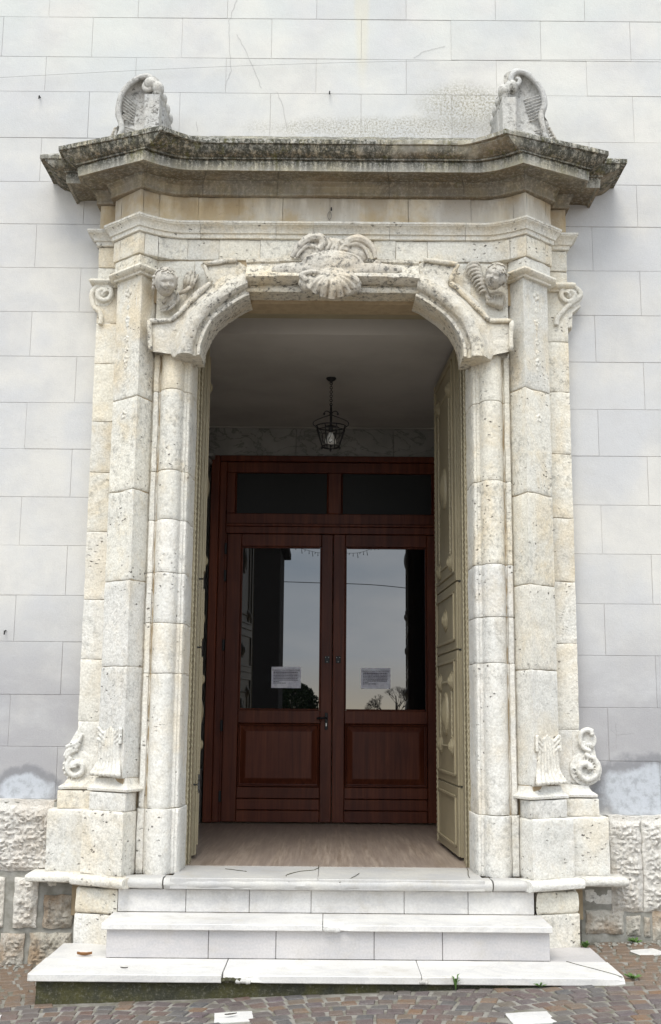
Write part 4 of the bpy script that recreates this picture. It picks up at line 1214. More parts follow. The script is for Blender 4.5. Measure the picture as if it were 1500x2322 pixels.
# crack on the right tread
q = []
for (u, v) in ((1285, 2180), (1320, 2190), (1352, 2198), (1395, 2210), (1412, 2216)):
    d_ = fwd+RT*((u-750)/F)+UP*((1161-v)/F); k = (z3+.001-ZC)/d_.z; q.append(Vector((0, CAMY, ZC))+d_*k)
vs, fs = tube_geo(smoothline(q, 5), .0022, 4); mesh('hairline_crack', vs, fs, M['moss'], steps)

# ================================================================= DOORWAY (olive doors)
frame = thing('door_frame', 'olive green metal door frame with twisted rope mouldings lining the portal', 'door frame')
zl0, zl1 = FZ+.02, ZC+2.78
zh = ZV(733, .40)
for s in (-1, 1):
    a_, b_ = sorted((s*.972, s*1.12)); box('jamb_board', M['green'], frame, a_, b_, .06, .43, FZ, ZC+2.93, .003)
    a_, b_ = sorted((s*.954, s*.972)); box('jamb_fillet', M['green'], frame, a_, b_, .15, .30, FZ, ZC+2.93, .003)
def ropeline(name, mat, parent, a, b, r=.010, pitch=.042, M4=None):
    a = Vector(a); b = Vector(b); L_ = (b-a).length; n = int(L_/.006); t = (b-a).normalized()
    q = t.cross(Vector((0, 1, 0)));
    if q.length < .1: q = t.cross(Vector((1, 0, 0)))
    q.normalize(); w = t.cross(q); rows = []
    for i in range(n+1):
        p = a.lerp(b, i/n); ph = 2*pi*i*(L_/n)/pitch
        rows.append([p+(q*cos(2*pi*k/8)+w*sin(2*pi*k/8))*(r*(1+.28*cos(2*(2*pi*k/8)-ph))) for k in range(8)])
    return grid(rows, name, mat, parent, closed=True, caps=True, sharp=80)
for s in (-1, 1):
    for (xx, yy, rr) in ((.966, .07, .0085), (.9705, .40, .008), (.950, .13, .006)):
        ropeline('rope_moulding', M['rope'], frame, (s*xx, yy, FZ+.002), (s*xx, yy, ZC+2.9), rr)
box('head_board', M['green'], frame, -1.0, 1.0, .10, .42, zh, zh+.16, .004)
ropeline('rope_moulding', M['rope'], frame, (-.97, .12, zh+.01), (.97, .12, zh+.01), .012)
ropeline('rope_moulding', M['rope'], frame, (-.97, .40, zh-.004), (.97, .40, zh-.004), .010)

def make_leaf():
    t = thing('entrance_door_leaf', 'x', 'door')
    # local frame: hinge at origin, leaf runs along +Y (length LL), visible face at x=0 looking to -X, thickness to +X
    LL, TH = 1.08, .055
    box('door_slab', M['green'], t, .012, TH, 0, LL, 0, zl1-zl0, .004)
    seams = [ZC-.506-zl0, ZC+.475-zl0, ZC+.979-zl0]
    zz = [0]+seams+[zl1-zl0]
    for i in range(4):
        a_, b_ = zz[i]+.006, zz[i+1]-.006
        p = box('door_panel', M['green'], t, -.004, .012, .0, LL, a_, b_, .003)
        m_ = .11
        # raised frame and sunk field
        for (y0_, y1_, z0_, z1_) in ((m_-.03, m_-.008, a_+.06, b_-.06), (LL-m_+.008, LL-m_+.03, a_+.06, b_-.06)):
            box('panel_bead', M['green'], p, -.018, -.004, y0_, y1_, z0_, z1_, .003)
        for (z0_, z1_) in ((a_+.06, a_+.08), (b_-.08, b_-.06)):
            box('panel_bead', M['green'], p, -.018, -.004, m_-.03, LL-m_+.03, z0_, z1_, .003)
        def ros(y, zc_, r):
            return lathe('rosette', M['green'], p, [(r, .0), (r*1.0, -.006), (r*.93, -.010), (r*.80, -.009), (r*.74, -.016), (r*.60, -.022), (r*.46, -.024), (r*.40, -.030), (r*.28, -.035), (r*.12, -.037), (0.001, -.0375)], (-.004, y, zc_), 'X', 24, .05, 8)
        if i == 2: ros(LL/2, (a_+b_)/2, .085)
        if i in (1, 3):
            y0_, y1_ = .24, LL-.24; dz = .24 if i == 1 else .16
            if i == 1: cs = [a_+.27, b_-.22]
            else: cs = [a_+.16, b_-.26]
            for cz in cs:
                for cy in (y0_, y1_): ros(cy, cz, .072)
                ropeline('rope_moulding', M['rope'], p, (-.008, y0_+.07, cz), (-.008, y1_-.07, cz), .008)
            for cy in (y0_-.0, y1_+.0): ropeline('rope_moulding', M['rope'], p, (-.008, cy, cs[0]+.07), (-.008, cy, cs[1]-.07), .008)
            # oval medallion
            rows = []
            cz = (cs[0]+cs[1])/2+(0 if i == 1 else -.05)
            for (r, h) in ((1, 0), (.98, -.012), (.86, -.02), (.8, -.014), (.7, -.018), (.45, -.034), (.2, -.042), (.01, -.044)):
                rows.append([(-.004+h, LL/2+.105*r*cos(2*pi*k/28), cz+.165*r*sin(2*pi*k/28)) for k in range(28)])
            grid(rows, 'medallion', M['green'], p, closed=True, caps=True, sharp=50)
    ropeline('rope_moulding', M['rope'], t, (-.006, LL-.02, .01), (-.006, LL-.02, zl1-zl0-.01), .009)
    # little keeps on the seams of the front edge
    for q in seams:
        b_ = box('seam_bolt', M['iron'], t, .012, .05, -.006, .004, q-.006, q+.006, .001)
    return t
leaf = make_leaf()
def children(o): return [c for c in C.objects if c.parent == o]
def mirror_leaf(src):
    t = src.copy(); C.objects.link(t)
    for ch in children(src):
        c = ch.copy(); C.objects.link(c); c.parent = t
        for g_ in children(ch):
            q_ = g_.copy(); C.objects.link(q_); q_.parent = c
    return t
leaf2 = mirror_leaf(leaf)
leaf.location = (.938, .45, zl0); leaf.rotation_euler = (0, 0, math.atan2(.047, 1.08))
leaf['label'] = 'right olive green door leaf swung inwards, its rosettes and rope-edged panels facing the passage'
leaf2['label'] = 'left olive green door leaf swung inwards, seen edge-on with rosettes in profile'
for o in (leaf, leaf2): o['group'] = 'open olive green entrance door leaves'
leaf2.scale = (-1, 1, 1); leaf2.location = (-.940, .45, zl0); leaf2.rotation_euler = (0, 0, math.atan2(.150, 1.08))

# ================================================================= VESTIBULE
def struct(name, mat, *a):
    o = box(name, mat, None, *a); o['kind'] = 'structure'; return o
YB = 3.18
zce = ZC+2.825
fl = struct('vestibule_floor', M['floor'], -1.6, 1.6, .102, YB+.1, FZ-.1, FZ, 0)
for s in (-1, 1):
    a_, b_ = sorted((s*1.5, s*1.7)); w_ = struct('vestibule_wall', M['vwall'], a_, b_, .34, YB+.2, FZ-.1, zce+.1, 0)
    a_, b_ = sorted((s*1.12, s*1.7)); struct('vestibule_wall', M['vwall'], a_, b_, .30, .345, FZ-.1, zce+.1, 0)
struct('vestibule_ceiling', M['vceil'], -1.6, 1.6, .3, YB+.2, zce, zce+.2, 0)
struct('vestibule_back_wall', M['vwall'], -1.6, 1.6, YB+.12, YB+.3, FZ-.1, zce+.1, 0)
lint = thing('marble_lintel', 'dark veined marble lintel above the wooden inner door', 'lintel')
zlb_, zlt_ = ZV(1036, YB-.02), zce-.004
for a_, b_ in ((-1.5, -.35), (-.347, .62), (.623, 1.5)):
    box('marble_slab', M['veined'], lint, a_, b_, YB-.03, YB+.1, zlb_, zlt_-.01, .002)
box('lintel_fillet', M['vceil'], lint, -1.5, 1.5, YB-.05, YB+.1, zlt_-.009, zlt_+.003, .002)
for s in (-1, 1):
    mp_ = thing('marble_pilaster', ('left' if s < 0 else 'right')+' grey marble pilaster with moulded capital beside the wooden inner door', 'pilaster')
    X = lambda a: s*a
    def bx_(n, x0, x1, y0, y1, z0_, z1_, bv=.006):
        a_, b_ = sorted((X(x0), X(x1))); return box(n, M['veined'], mp_, a_, b_, y0, y1, z0_, z1_, bv)
    bx_('shaft', 1.22, 1.44, YB-.14, YB+.1, FZ+.5, zlb_-.16)
    bx_('pedestal', 1.20, 1.46, YB-.17, YB+.1, FZ, FZ+.5)
    bx_('capital', 1.20, 1.46, YB-.17, YB+.1, zlb_-.16, zlb_-.10, .02); bx_('capital', 1.175, 1.48, YB-.2, YB+.1, zlb_-.10, zlb_-.05, .018); bx_('abacus', 1.15, 1.49, YB-.22, YB+.1, zlb_-.048, zlb_, .006)

# ---- inner wooden door
wd = thing('wooden_inner_door', 'dark mahogany double door with tall reflective glass panes and a transom', 'door')
def bar(name, parent, u0_, v0_, u1_, v1_, y0, y1, mat=None, bev=.005):
    x0 = XU(u0_, 1420, YB); x1 = XU(u1_, 1420, YB); za = ZV(v1_, YB); zb_ = ZV(v0_, YB)
    return box(name, mat or M['wood'], parent, x0+.0008, x1-.0008, y0, y1, za+.0008, zb_-.0008, bev)
bt = 1866
fr = bar('frame_post', wd, 472, 1037, 492, bt, YB-.06, YB+.08)
bar('frame_post', wd, 492, 1050, 508, bt, YB-.03, YB+.08); bar('frame_post', wd, 1002, 1050, 1018, bt, YB-.03, YB+.08); bar('frame_post', wd, 1018, 1037, 1040, bt, YB-.06, YB+.08)
bar('frame_head', wd, 492, 1037, 1018, 1050, YB-.06, YB+.08); bar('frame_head', wd, 508, 1050, 1002, 1074, YB-.02, YB+.08)
bar('transom_post', wd, 508, 1074, 528, 1166, YB-.02, YB+.08); bar('transom_post', wd, 742, 1074, 773, 1166, YB-.02, YB+.08); bar('transom_post', wd, 984, 1074, 1002, 1166, YB-.02, YB+.08)
bar('transom_rail', wd, 508, 1166, 1002, 1190, YB-.02, YB+.08); bar('transom_rail', wd, 508, 1190, 1002, 1196, YB-.045, YB+.08); bar('transom_rail', wd, 508, 1196, 1002, 1212, YB-.03, YB+.08)
for a_, b_ in ((528, 742), (773, 984)):
    bar('transom_pane', wd, a_, 1074, b_, 1166, YB+.02, YB+.03, M['tglass'], 0)
    bar('glazing_bead', wd, a_, 1074, a_+3, 1166, YB-.005, YB+.02); bar('glazing_bead', wd, b_-3, 1074, b_, 1166, YB-.005, YB+.02)
bar('frame_post', wd, 504, 1212, 512, bt, YB-.012, YB+.08); bar('frame_post', wd, 998, 1212, 1002, bt, YB-.012, YB+.08)
for side, (a_, b_) in ((-1, (512, 754.3)), (1, (755.7, 998))):
    lf = bpy.data.objects.new('door_leaf', None); C.objects.link(lf); lf.parent = wd
    L0, L1 = (a_, a_+33) if side < 0 else (a_, a_+27)
    R0, R1 = (b_-26, b_) if side < 0 else (b_-30, b_)
    yl = YB-.028
    bar('stile', lf, L0, 1213, L1, bt-1, yl, YB+.05); bar('stile', lf, R0, 1213, R1, bt-1, yl, YB+.05)
    bar('top_rail', lf, L1, 1213, R0, 1241, yl+.001, YB+.05); bar('middle_rail', lf, L1, 1611, R0, 1641, yl+.001, YB+.05)
    bar('bottom_board', lf, L1, 1785, R0, 1811, yl+.001, YB+.05); bar('bottom_board', lf, L1, 1812, R0, 1837, yl+.001, YB+.05); bar('bottom_board', lf, L1, 1838, R0, bt-1, yl+.001, YB+.05)
    gl = bar('glass_pane', lf, L1, 1241, R0, 1611, YB+.004, YB+.012, M['glass'], 0)
    # glazing beads
    bar('glazing_bead', lf, L1, 1241, L1+3.5, 1611, YB-.014, YB+.004, None, .004); bar('glazing_bead', lf, R0-3.5, 1241, R0, 1611, YB-.014, YB+.004, None, .004)
    bar('glazing_bead', lf, L1+3.5, 1241, R0-3.5, 1244.5, YB-.014, YB+.004, None, .004); bar('glazing_bead', lf, L1+3.5, 1607.5, R0-3.5, 1611, YB-.014, YB+.004, None, .004)
    # raised panel
    x0, x1 = XU(L1, 1420, YB), XU(R0, 1420, YB); za, zb_ = ZV(1785, YB), ZV(1641, YB)
    def rect(m_, y): return [(x0+m_, y, za+m_), (x1-m_, y, za+m_), (x1-m_, y, zb_-m_), (x0+m_, y, zb_-m_)]
    grid([rect(.0, YB-.004), rect(.008, YB-.03), rect(.016, YB-.026), rect(.022, YB-.002), rect(.028, YB+.0), rect(.075, YB-.024), rect(.082, YB-.026)], 'raised_panel', M['wood'], lf, closed=True, smooth=False)
    f_ = rect(.082, YB-.026); mesh('raised_panel_field', f_, [(0, 1, 2, 3)], M['wood'], lf)
    # pull plate
    cx = 743 if side < 0 else 768
    bar('pull_plate', lf, cx-5.5, 1488, cx+5.5, 1504, yl-.006, yl, M['iron'], .002)
    for du, dv in ((-3.5, 1491), (3.5, 1491), (0, 1501)): bar('screw_head', lf, cx+du-1, dv-1, cx+du+1, dv+1, yl-.009, yl-.005, M['steel'], .001)
    if side < 0:
        bar('handle_plate', lf, 738.5, 1616, 746, 1655, yl-.012, yl, M['iron'], .004)
        p0 = P(742, 1629, yl-.02); p1 = P(740, 1628, yl-.06); p2 = P(718.5, 1629, yl-.06)
        tube('lever_handle', M['iron'], lf, [p0+Vector((0, .02, 0)), p1, p2], [.009, .010, .011], 10)
        bar('key_cylinder', lf, 740.5, 1639, 744, 1647, yl-.016, yl-.01, M['steel'], .002)
    hx = 509 if side < 0 else 999
    for v in (1247, 1308, 1465, 1647, 1807): bar('hinge', lf, hx-3, v-13, hx+3, v+13, yl-.018, yl+.01, M['iron'], .005)

# paper notices taped inside the panes
for i, (u0_, v0_, u1_, v1_, lab) in enumerate(((616, 1513, 683, 1561, 'crumpled white paper notice taped to the left glass pane'), (819, 1514, 886, 1561, 'crumpled white paper notice taped to the right glass pane'))):
    x0, z1_ = XU(u0_, 1537, YB), ZV(v0_, YB); x1, z0_ = XU(u1_, 1537, YB), ZV(v1_, YB)
    t = thing('paper_notice', lab, 'notice', 'paper notices on the inner door')
    rows = [[(lerp(x0, x1, j/16), YB-.002-abs(nd((j*.3, i*5, k*.3), 1, .008)), lerp(z0_, z1_, k/12)) for j in range(17)] for k in range(13)]
    grid(rows, 'sheet', M['paper'], t, sharp=20)
    w = x1-x0; h = z1_-z0_
    tx = bpy.data.curves.new('heading_text', 'FONT'); tx.body = 'PARROCCHIA DI SALVATORE'; tx.size = h*.10; tx.align_x = 'CENTER'
    to = bpy.data.objects.new('heading_text', tx); C.objects.link(to); to.rotation_euler = (pi/2, 0, 0); to.location = ((x0+x1)/2, YB-.013, z1_-h*.20)
    bpy.context.view_layer.update()
    me = bpy.data.meshes.new_from_object(to.evaluated_get(bpy.context.evaluated_depsgraph_get())); mw = to.matrix_world.copy(); bpy.data.objects.remove(to)
    me.transform(mw); me.materials.clear(); me.materials.append(M['ink']); o = bpy.data.objects.new('heading_text', me); C.objects.link(o); o.parent = t
    vs, fs = [], []
    rr = random.Random(i)
    for li in range(8):
        zz = z1_-h*(.28+li*.072); x = x0+w*.07; end = x0+w*(.9 if li not in (6,) else .25)
        if li == 7: end = x0+w*.5
        while x < end:
            l_ = rr.uniform(.006, .022); b0 = len(vs)
            vs += [(x, YB-.013, zz), (min(x+l_, end), YB-.013, zz), (min(x+l_, end), YB-.013, zz+h*(.045 if li == 0 else .028)), (x, YB-.013, zz+h*(.045 if li == 0 else .028))]; fs.append((b0, b0+1, b0+2, b0+3)); x += l_+.0035
    mesh('text_lines', vs, fs, M['ink'], t)

# ================================================================= LANTERN
ln = thing('hanging_lantern', 'black wrought iron lantern with white bulb hanging on a chain from the vestibule ceiling', 'lantern')
YL = CAMY + (zce-ZC)/.2994
def LP(u, v): return P(u, v, YL)
cx = XU(751, 950, YL)
k = 11.61
def lz(py): return ZV(840+py/k, YL)
r_top = .115
lathe('ceiling_rose', M['iron'], ln, [(.04, zce+.001), (.044, zce-.008), (.03, zce-.022), (.012, zce-.032), (.006, zce-.045), (.001, zce-.046)], (cx, YL, 0))
zc0, zc1 = zce-.04, lz(930)
nl = 11
for i in range(nl):
    zz = lerp(zc0, zc1, (i+.5)/nl); hh = (zc0-zc1)/nl*.62; a_ = i % 2
    pts = [(cx+(.011*cos(t*pi/6) if a_ == 0 else 0), YL+(0 if a_ == 0 else .011*cos(t*pi/6)), zz+hh*sin(t*pi/6)) for t in range(12)]
    tube('chain_link', M['iron'], ln, pts, .0032, 6, True)
tube('stem', M['iron'], ln, [(cx, YL, zc1+.01), (cx, YL, lz(1130)), (cx, YL, lz(1440))], [.006, .012, .010], 10)
zT, zB = lz(1480), lz(2010)
RTp, RBt = .128, .075
def circ(r, z_, n=32): return [(cx+r*cos(2*pi*i/n), YL+r*sin(2*pi*i/n), z_) for i in range(n)]
tube('hoop', M['iron'], ln, circ(RTp, zT), .005, 6, True); tube('hoop', M['iron'], ln, circ(RTp*.93, zT-.035), .0035, 6, True); tube('hoop', M['iron'], ln, circ(RBt, zB), .005, 6, True)
for i in range(8):
    a_ = 2*pi*i/8+.39
    tube('cage_bar', M['iron'], ln, [(cx+RTp*cos(a_), YL+RTp*sin(a_), zT), (cx+RBt*cos(a_), YL+RBt*sin(a_), zB-.005)], .004, 6)
    def at_(f_, da, rr=0):
        r_ = lerp(RTp, RBt, f_); return Vector((cx+r_*cos(a_+da), YL+r_*sin(a_+da), lerp(zT, zB, f_)))
    tube('cage_scroll', M['iron'], ln, smoothline([at_(.1, .0), at_(.22, .25), at_(.45, .42), at_(.62, .36), at_(.75, .2), at_(.9, .3), at_(.82, .5)], 4), .0028, 5)
for i in range(4):
    a_ = 2*pi*i/4
    f_ = lambda r_, z_: Vector((cx+r_*cos(a_), YL+r_*sin(a_), z_))
    tube('crown_arm', M['iron'], ln, smoothline([f_(RTp, zT), f_(.15, zT+.02), f_(.135, zT+.05), f_(.06, lz(1230)), f_(.012, lz(1175)), f_(.012, lz(1110)), f_(.035, lz(1070)), f_(.055, lz(1100)), f_(.058, lz(1135))], 5), .0042, 6)
    vs, fs = ell_geo(f_(.058, lz(1145)), (.009, .009, .011), [], []); mesh('finial_ball', vs, fs, M['iron'], ln, True)
    vs, fs = ell_geo(f_(RBt, zB-.012), (.009, .009, .011), [], []); mesh('finial_ball', vs, fs, M['iron'], ln, True)
tube('bottom_cross', M['iron'], ln, [(cx-RBt, YL, zB), (cx, YL, zB-.02), (cx+RBt, YL, zB)], .004, 6); tube('bottom_cross', M['iron'], ln, [(cx, YL-RBt, zB), (cx, YL, zB-.021), (cx, YL+RBt, zB)], .004, 6)
vs, fs = ell_geo((cx, YL, zB-.03), (.01, .01, .013), [], []); mesh('finial_ball', vs, fs, M['iron'], ln, True)
lathe('drip_pan', M['iron'], ln, [(.001, lz(1440)), (.028, lz(1455)), (.044, lz(1475)), (.02, lz(1500)), (.016, lz(1620)), (.001, lz(1622))], (cx, YL, 0))
lathe('bulb', M['bulb'], ln, [(.001, lz(1625)), (.015, lz(1640)), (.03, lz(1740)), (.047, lz(1830)), (.05, lz(1880)), (.042, lz(1930)), (.02, lz(1965)), (.001, lz(1970))], (cx, YL, 0))

# ================================================================= GROUND
def gz(x, y=0): return .018+.043*max(-6, min(6, x))
gr = thing('pavement', None, None, None, 'structure')
gs = [[(x, y, gz(x)-.006) for x in (-300, -6, -4, -2, 0, 2, 4, 6, 300)] for y in (-300, -20, -8, -4, -2, -1, 0, .2)]
grid(gs, 'sand_bed', M['sand'], gr, smooth=False)
gs = [[(x, y, gz(x)-.05 if abs(x) < 7 else gz(x)) for x in (-300, -6.5, 6.5, 300)] for y in (.2, 60)]
def ground_mat():
    m = NT('distant_setts')
    v = m.n('ShaderNodeTexVoronoi'); v.inputs['Scale'].default_value = 9; v.inputs['Randomness'].default_value = .5
    m.l(m.g.outputs['Position'], v.inputs['Vector'])
    col = m.mix(m.ramp(v.outputs['Distance'], .4, .6), m.mix(m.noise(4), (.13, .095, .085), (.18, .14, .12)), (.3, .28, .24))
    return m.done(col, .7, m.bump(v.outputs['Distance'], .6, -.02), .3)
M['far'] = ground_mat()
gs = [[(x, y, gz(x)-.003) for x in (-300, -6, 0, 6, 300)] for y in (-300, -2.9)]
grid(gs, 'distant_setts', M['far'], gr, smooth=False)
pavers = [(-.485, -1.63, .10, .1), (-1.84, -1.52, .10, .15), (1.03, -1.86, .11, .06), (2.02, -.42, .09, .3)]
def sett(x, y, hx, hy, rot):
    vs = []; top_ = random.uniform(-.003, .003); tx_, ty_ = random.uniform(-.04, .04), random.uniform(-.04, .04)
    cor = [(-1, -1), (1, -1), (1, 1), (-1, 1)]
    jit = [(random.uniform(.82, 1.04), random.uniform(.86, 1.0)) for _ in cor]
    for lvl, (k_, zz) in enumerate(((1.0, -.035), (1.0, -.006), (.90, .0))):
        for (cx_, cy_), (ja, jb) in zip(cor, jit):
            a_ = cx_*hx*ja*k_; b_ = cy_*hy*jb*k_
            X_ = x+a_*cos(rot)-b_*sin(rot); Y_ = y+a_*sin(rot)+b_*cos(rot)
            vs.append((X_, Y_, gz(X_)+zz+top_+tx_*a_+ty_*b_))
    fs = [(8, 9, 10, 11)]
    for l_ in (0, 4):
        for i in range(4): j = (i+1) % 4; fs.append((l_+i, l_+j, l_+4+j, l_+4+i))
    return vs, fs
cand = []
def place(x, y): return not ((abs(x) < 1.66 and y > -1.235) or y > -.12)
yy = -3.0; r_i = 0
while yy < 0:
    x = -4.2+random.uniform(0, .1)
    while x < 4.2:
        w = random.uniform(.09, .118); xc = x+w/2
        cyc = ((xc+.6) % 1.5)/1.5
        off = .16*sin(pi*cyc)
        y = yy+off+random.uniform(-.006, .006); rot = math.atan(.16*pi/1.5*cos(pi*cyc))+random.uniform(-.06, .06)
        if place(xc, y) and not any(abs(xc-a_) < s_+.03 and abs(y-b_) < s_+.03 for a_, b_, s_, _ in pavers):
            cand.append((xc, y, w/2-.0045, .0475*random.uniform(.88, 1.0), rot))
        x += w
    yy += .101; r_i += 1
def vis(c_):
    p = Vector((c_[0], c_[1], gz(c_[0])))-Vector((0, CAMY, ZC)); dz_ = p.dot(fwd)
    u = 750+F*p.dot(RT)/dz_; v = 1161-F*p.dot(UP)/dz_
    return (-40 < u < 1540 and v < 2360, dz_)
vc = [c_ for c_ in cand if vis(c_)[0]]; vc.sort(key=lambda c_: vis(c_)[1])
near = vc[:298]; nset = set(near)
for c_ in near:
    vs, fs = sett(*c_); mesh('sett', vs, fs, M['cobble'], gr)
rest = [c_ for c_ in cand if c_ not in nset]
VS, FS = [], []
for c_ in rest:
    vs, fs = sett(*c_); b0 = len(VS); VS += vs; FS += [tuple(i+b0 for i in f) for f in fs]
o = mesh('outlying_setts', VS, FS, M['cobble'], gr); o['kind'] = 'stuff'
labs = ['white marble inlay in the setts before the steps with a dark leaf on it', 'white marble inlay square in the setts at the lower left picture edge', 'white marble inlay square in the setts at the bottom right of the middle', 'white marble inlay square in the setts at the far right beside the plinth']
for (x, y, h_, rot), lb in zip(pavers, labs):
    rows = []
    n_ = 10
    rows = [[(x+lerp(-h_, h_, i/n_)*cos(rot)-lerp(-h_, h_, j/n_)*sin(rot), y+lerp(-h_, h_, i/n_)*sin(rot)+lerp(-h_, h_, j/n_)*cos(rot), gz(x)-.002+.043*lerp(-h_, h_, i/n_)) for i in range(n_+1)] for j in range(n_+1)]
    rows = [[(p[0], p[1], p[2]-.04) for p in rows[0]]]+rows+[[(p[0], p[1], p[2]-.04) for p in rows[-1]]]
    o = grid(rows, 'marble_inlay', M['marble'], None, disp=.003); tag(o, lb, 'paving inlay', 'white marble inlays in the paving')
# grit and pebbles in the joints along the wall
VS, FS = [], []
for i in range(420):
    x = random.choice((-1, 1))*random.uniform(1.66, 3.2); y = -.12-abs(random.gauss(0, .06))-.0
    r_ = random.uniform(.004, .014); b0 = len(VS); v2, f2 = ell_geo((x, y, gz(x)-.005+r_*.4), (r_*1.3, r_, r_*.7), [], [], rotm(0, 0, random.uniform(0, 3)), 6, 4)
    VS += v2; FS += [tuple(q+b0 for q in f) for f in f2]
o = mesh('gravel', VS, FS, M['cement'], None, True); tag(o, 'loose grit gathered along the foot of the plinth', 'gravel', None, 'stuff')

# leaves and weeds
def dleaf(p, L_, w, rot, mat, curl=.02):
    rows = []
    for i in range(9):
        t = i/8; ww = w*sin(pi*min(1, t*1.05+.02))**.8*(1+.25*sin(i*2.3))
        rows.append([Vector((lerp(-L_, L_, t), k_*ww, .004+curl*(t-.5)**2+abs(k_)*curl*.5)) for k_ in (-1, -.5, 0, .5, 1)])
    R_ = Matrix.Rotation(rot, 3, 'Z')
    return grid([[R_ @ q_+Vector(p) for q_ in r_] for r_ in rows], 'dry_leaf', mat, None)
def onz(u, v, zz):
    d_ = fwd+RT*((u-750)/F)+UP*((1161-v)/F); k_ = (zz-ZC)/d_.z; return Vector((0, CAMY, ZC))+d_*k_
tag(dleaf(onz(192, 2168, z3), .045, .018, .1, M['leafbrown'], .03), 'curled brown dry leaf lying on the left end of the lowest step', 'leaf')
tag(dleaf(onz(282, 2197, z3), .022, .004, 0, M['bark'], .01), 'small dark twig-like leaf on the lowest step left of the middle', 'leaf')
tag(dleaf((-.50, -1.63, gz(-.5)+.006), .035, .010, .5, M['bark'], .01), 'dark narrow leaf lying on the white marble inlay', 'leaf')
def weed(p, n_, h_, lab, spread=.03):
    VS, FS = [], []
    rr = random.Random(int(p[0]*100))
    for i in range(n_):
        a_ = rr.uniform(0, 6.28); sp_ = rr.uniform(.3, 1)*spread; hh = h_*rr.uniform(.5, 1); w = .007
        c_ = Vector(p)+Vector((cos(a_)*sp_, sin(a_)*sp_, hh)); q_ = Vector(p); sd_ = Vector((-sin(a_), cos(a_), 0))*w
        b0 = len(VS); VS += [q_, c_-sd_+Vector((0, 0, -.006)), c_+Vector((cos(a_), sin(a_), .0))*.014, c_+sd_+Vector((0, 0, -.006)), q_.lerp(c_, .8)]
        FS += [(b0+4, b0+1, b0+2), (b0+4, b0+2, b0+3), (b0, b0+1, b0+4), (b0, b0+4, b0+3)]
    tag(mesh('weed', VS, FS, M['weed'], None), lab, 'weed', 'weeds in the masonry joints')
weed(Vector((1.64, -.36, z3-.01)), 26, .05, 'small green weed at the corner between right footing block and lowest step')
weed(Vector((2.02, -.14, gz(2))), 20, .035, 'low green weed under the right plinth stone', .05)
weed(Vector((.72, -1.25, gz(.72))), 7, .09, 'thin upright grass tuft against the mossy base right of the middle', .02)
weed(Vector((1.19, -1.24, gz(1.2))), 16, .03, 'small leafy weed against the mossy base near its right end', .03)
weed(Vector((1.74, -1.12, gz(1.74))), 22, .025, 'small weed in the setts beside the right end of the steps', .05)

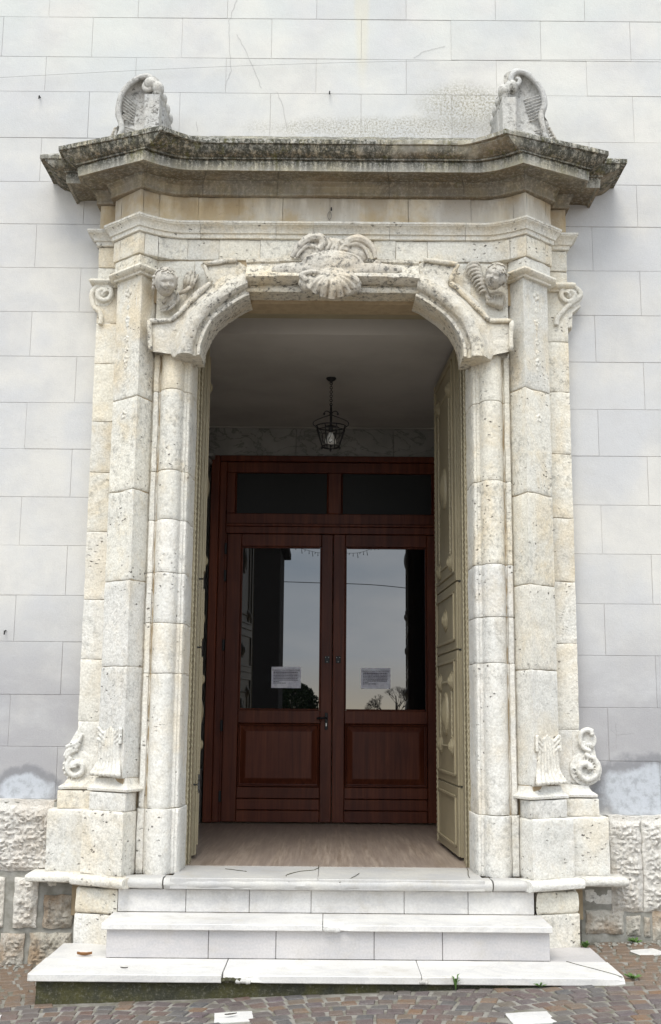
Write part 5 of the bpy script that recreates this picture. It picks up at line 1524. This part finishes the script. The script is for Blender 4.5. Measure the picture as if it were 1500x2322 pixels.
# ================================================================= WHAT THE GLASS REFLECTS
bld = thing('dark_tower_house', 'dark narrow building corner mirrored in the left door pane', 'building')
YV = -20.0; Dv = 2*(YB-CAMY)+abs(YV-CAMY)
xr = -115/2600*Dv*.985
box('wall', M['darkwall'], bld, xr-2.6, xr, YV-3, YV, -.3, 8.5, .02)
box('ledge', M['darkwall'], bld, xr-2.7, xr+.22, YV-3, YV+.15, ZC+ .148*Dv-.12, ZC+.148*Dv+.1, .02)
box('ledge', M['darkwall'], bld, xr-2.7, xr+.18, YV-3.1, YV+.15, 8.5, 8.8, .02)
for i in range(3): box('window', M['glass'], bld, xr-1.9, xr-1.1, YV-.02, YV+.02, 1.2+i*2.5, 2.7+i*2.5, .01)
def tree(name, u, vtop, wpx, b_, lab, bare):
    Yt = CAMY-b_; Dt = 2*(YB-CAMY)+b_
    x = (u-750)/F*Dt; top_ = ZC+Dt*math.tan(PITCH-math.atan((vtop-1161)/F)); wr = wpx/F*Dt/2
    t = thing(name, lab, 'tree')
    zb_ = gz(-3)-.4
    tube('trunk', M['bark'], t, [(x, Yt, zb_), (x+.1, Yt, zb_+(top_-zb_)*.35), (x, Yt, zb_+(top_-zb_)*.8)], [.25, .18, .05], 8)
    rr = random.Random(int(u)); VS, FS = [], []
    cz = (zb_+top_)/2+.3; hz = (top_-zb_)/2
    if bare:
        def br(p, d_, L_, r_, dep):
            q_ = p+d_*L_; tube_geo([p, (p+q_)/2+Vector((rr.uniform(-.1, .1), 0, rr.uniform(-.1, .1)))*L_, q_], [r_, r_*.8, r_*.6], 4, VS, FS)
            if dep:
                for _ in range(4):
                    nd_ = (d_+Vector((rr.uniform(-.9, .9), rr.uniform(-.7, .7), rr.uniform(-.25, .6)))).normalized(); br(q_, nd_, L_*.68, r_*.55, dep-1)
        for k_ in range(9):
            a_ = rr.uniform(-1.3, 1.3); br(Vector((x, Yt, zb_+(top_-zb_)*.25)), Vector((sin(a_), rr.uniform(-.3, .3), cos(a_)*.7)).normalized(), (top_-zb_)*.30, .07, 4)
        mesh('crown', VS, FS, M['bark'], t)
    else:
        for i in range(11000):
            a_ = rr.uniform(0, 6.28); r_ = rr.uniform(.2, 1)**.5; e_ = rr.uniform(-1, 1)
            lump = 1+.22*noise.noise(Vector((a_*1.5, e_*2.5, u)))
            k_ = sqrt(max(0, 1-e_*e_))*r_*lump
            p = Vector((x+wr*k_*cos(a_), Yt+wr*k_*sin(a_), cz+hz*e_*lump)); s_ = rr.uniform(.12, .28)
            d1 = Vector((rr.uniform(-1, 1), rr.uniform(-1, 1), rr.uniform(-1, 1))).normalized()*s_; d2 = Vector((rr.uniform(-1, 1), rr.uniform(-1, 1), rr.uniform(-1, 1))).normalized()*s_
            b0 = len(VS); VS += [p-d1, p+d2, p+d1]; FS.append((b0, b0+1, b0+2))
        mesh('crown', VS, FS, M['treedark'], t)
tree('evergreen_tree', 676, 1556, 100, 130, 'dark evergreen tree mirrored low in the left door pane', False)
tree('bare_tree', 900, 1556, 84, 130, 'bare winter tree mirrored low in the right door pane', True)
# overhead cable and string of festoon lights over the piazza
def sky_line(name, pts, Dv_, r_, lab, cat, bulbs=0):
    q_ = []
    for u, v in pts:
        el = PITCH-math.atan((v-1161)/F); q_.append(Vector(((u-750)/F*Dv_*.985, -(Dv_-(YB-CAMY))+YB, ZC+Dv_*math.tan(el))))
    l_ = smoothline(q_, 8); t = thing(name, lab, cat)
    tube('wire', M['iron'], t, l_, r_, 5)
    for i in range(bulbs):
        p = l_[int(i*(len(l_)-1)/max(1, bulbs-1))]; tube('festoon_bulb', M['iron'], t, [p, p+Vector((.02*(i % 3-1), 0, -.05*(1+(i*7 % 3))))], [.006, .012], 5)
sky_line('overhead_cable', [(520, 1318), (640, 1320), (728, 1322), (785, 1323), (860, 1326), (945, 1334), (1020, 1343)], 40, .014, 'thin overhead cable mirrored across both door panes', 'cable')
sky_line('festoon_string', [(640, 1225), (670, 1240), (705, 1250), (730, 1254), (790, 1254), (820, 1252), (850, 1241), (880, 1222)], 34, .006, 'drooping string of festoon lights mirrored at the top of the panes', 'string lights', 26)
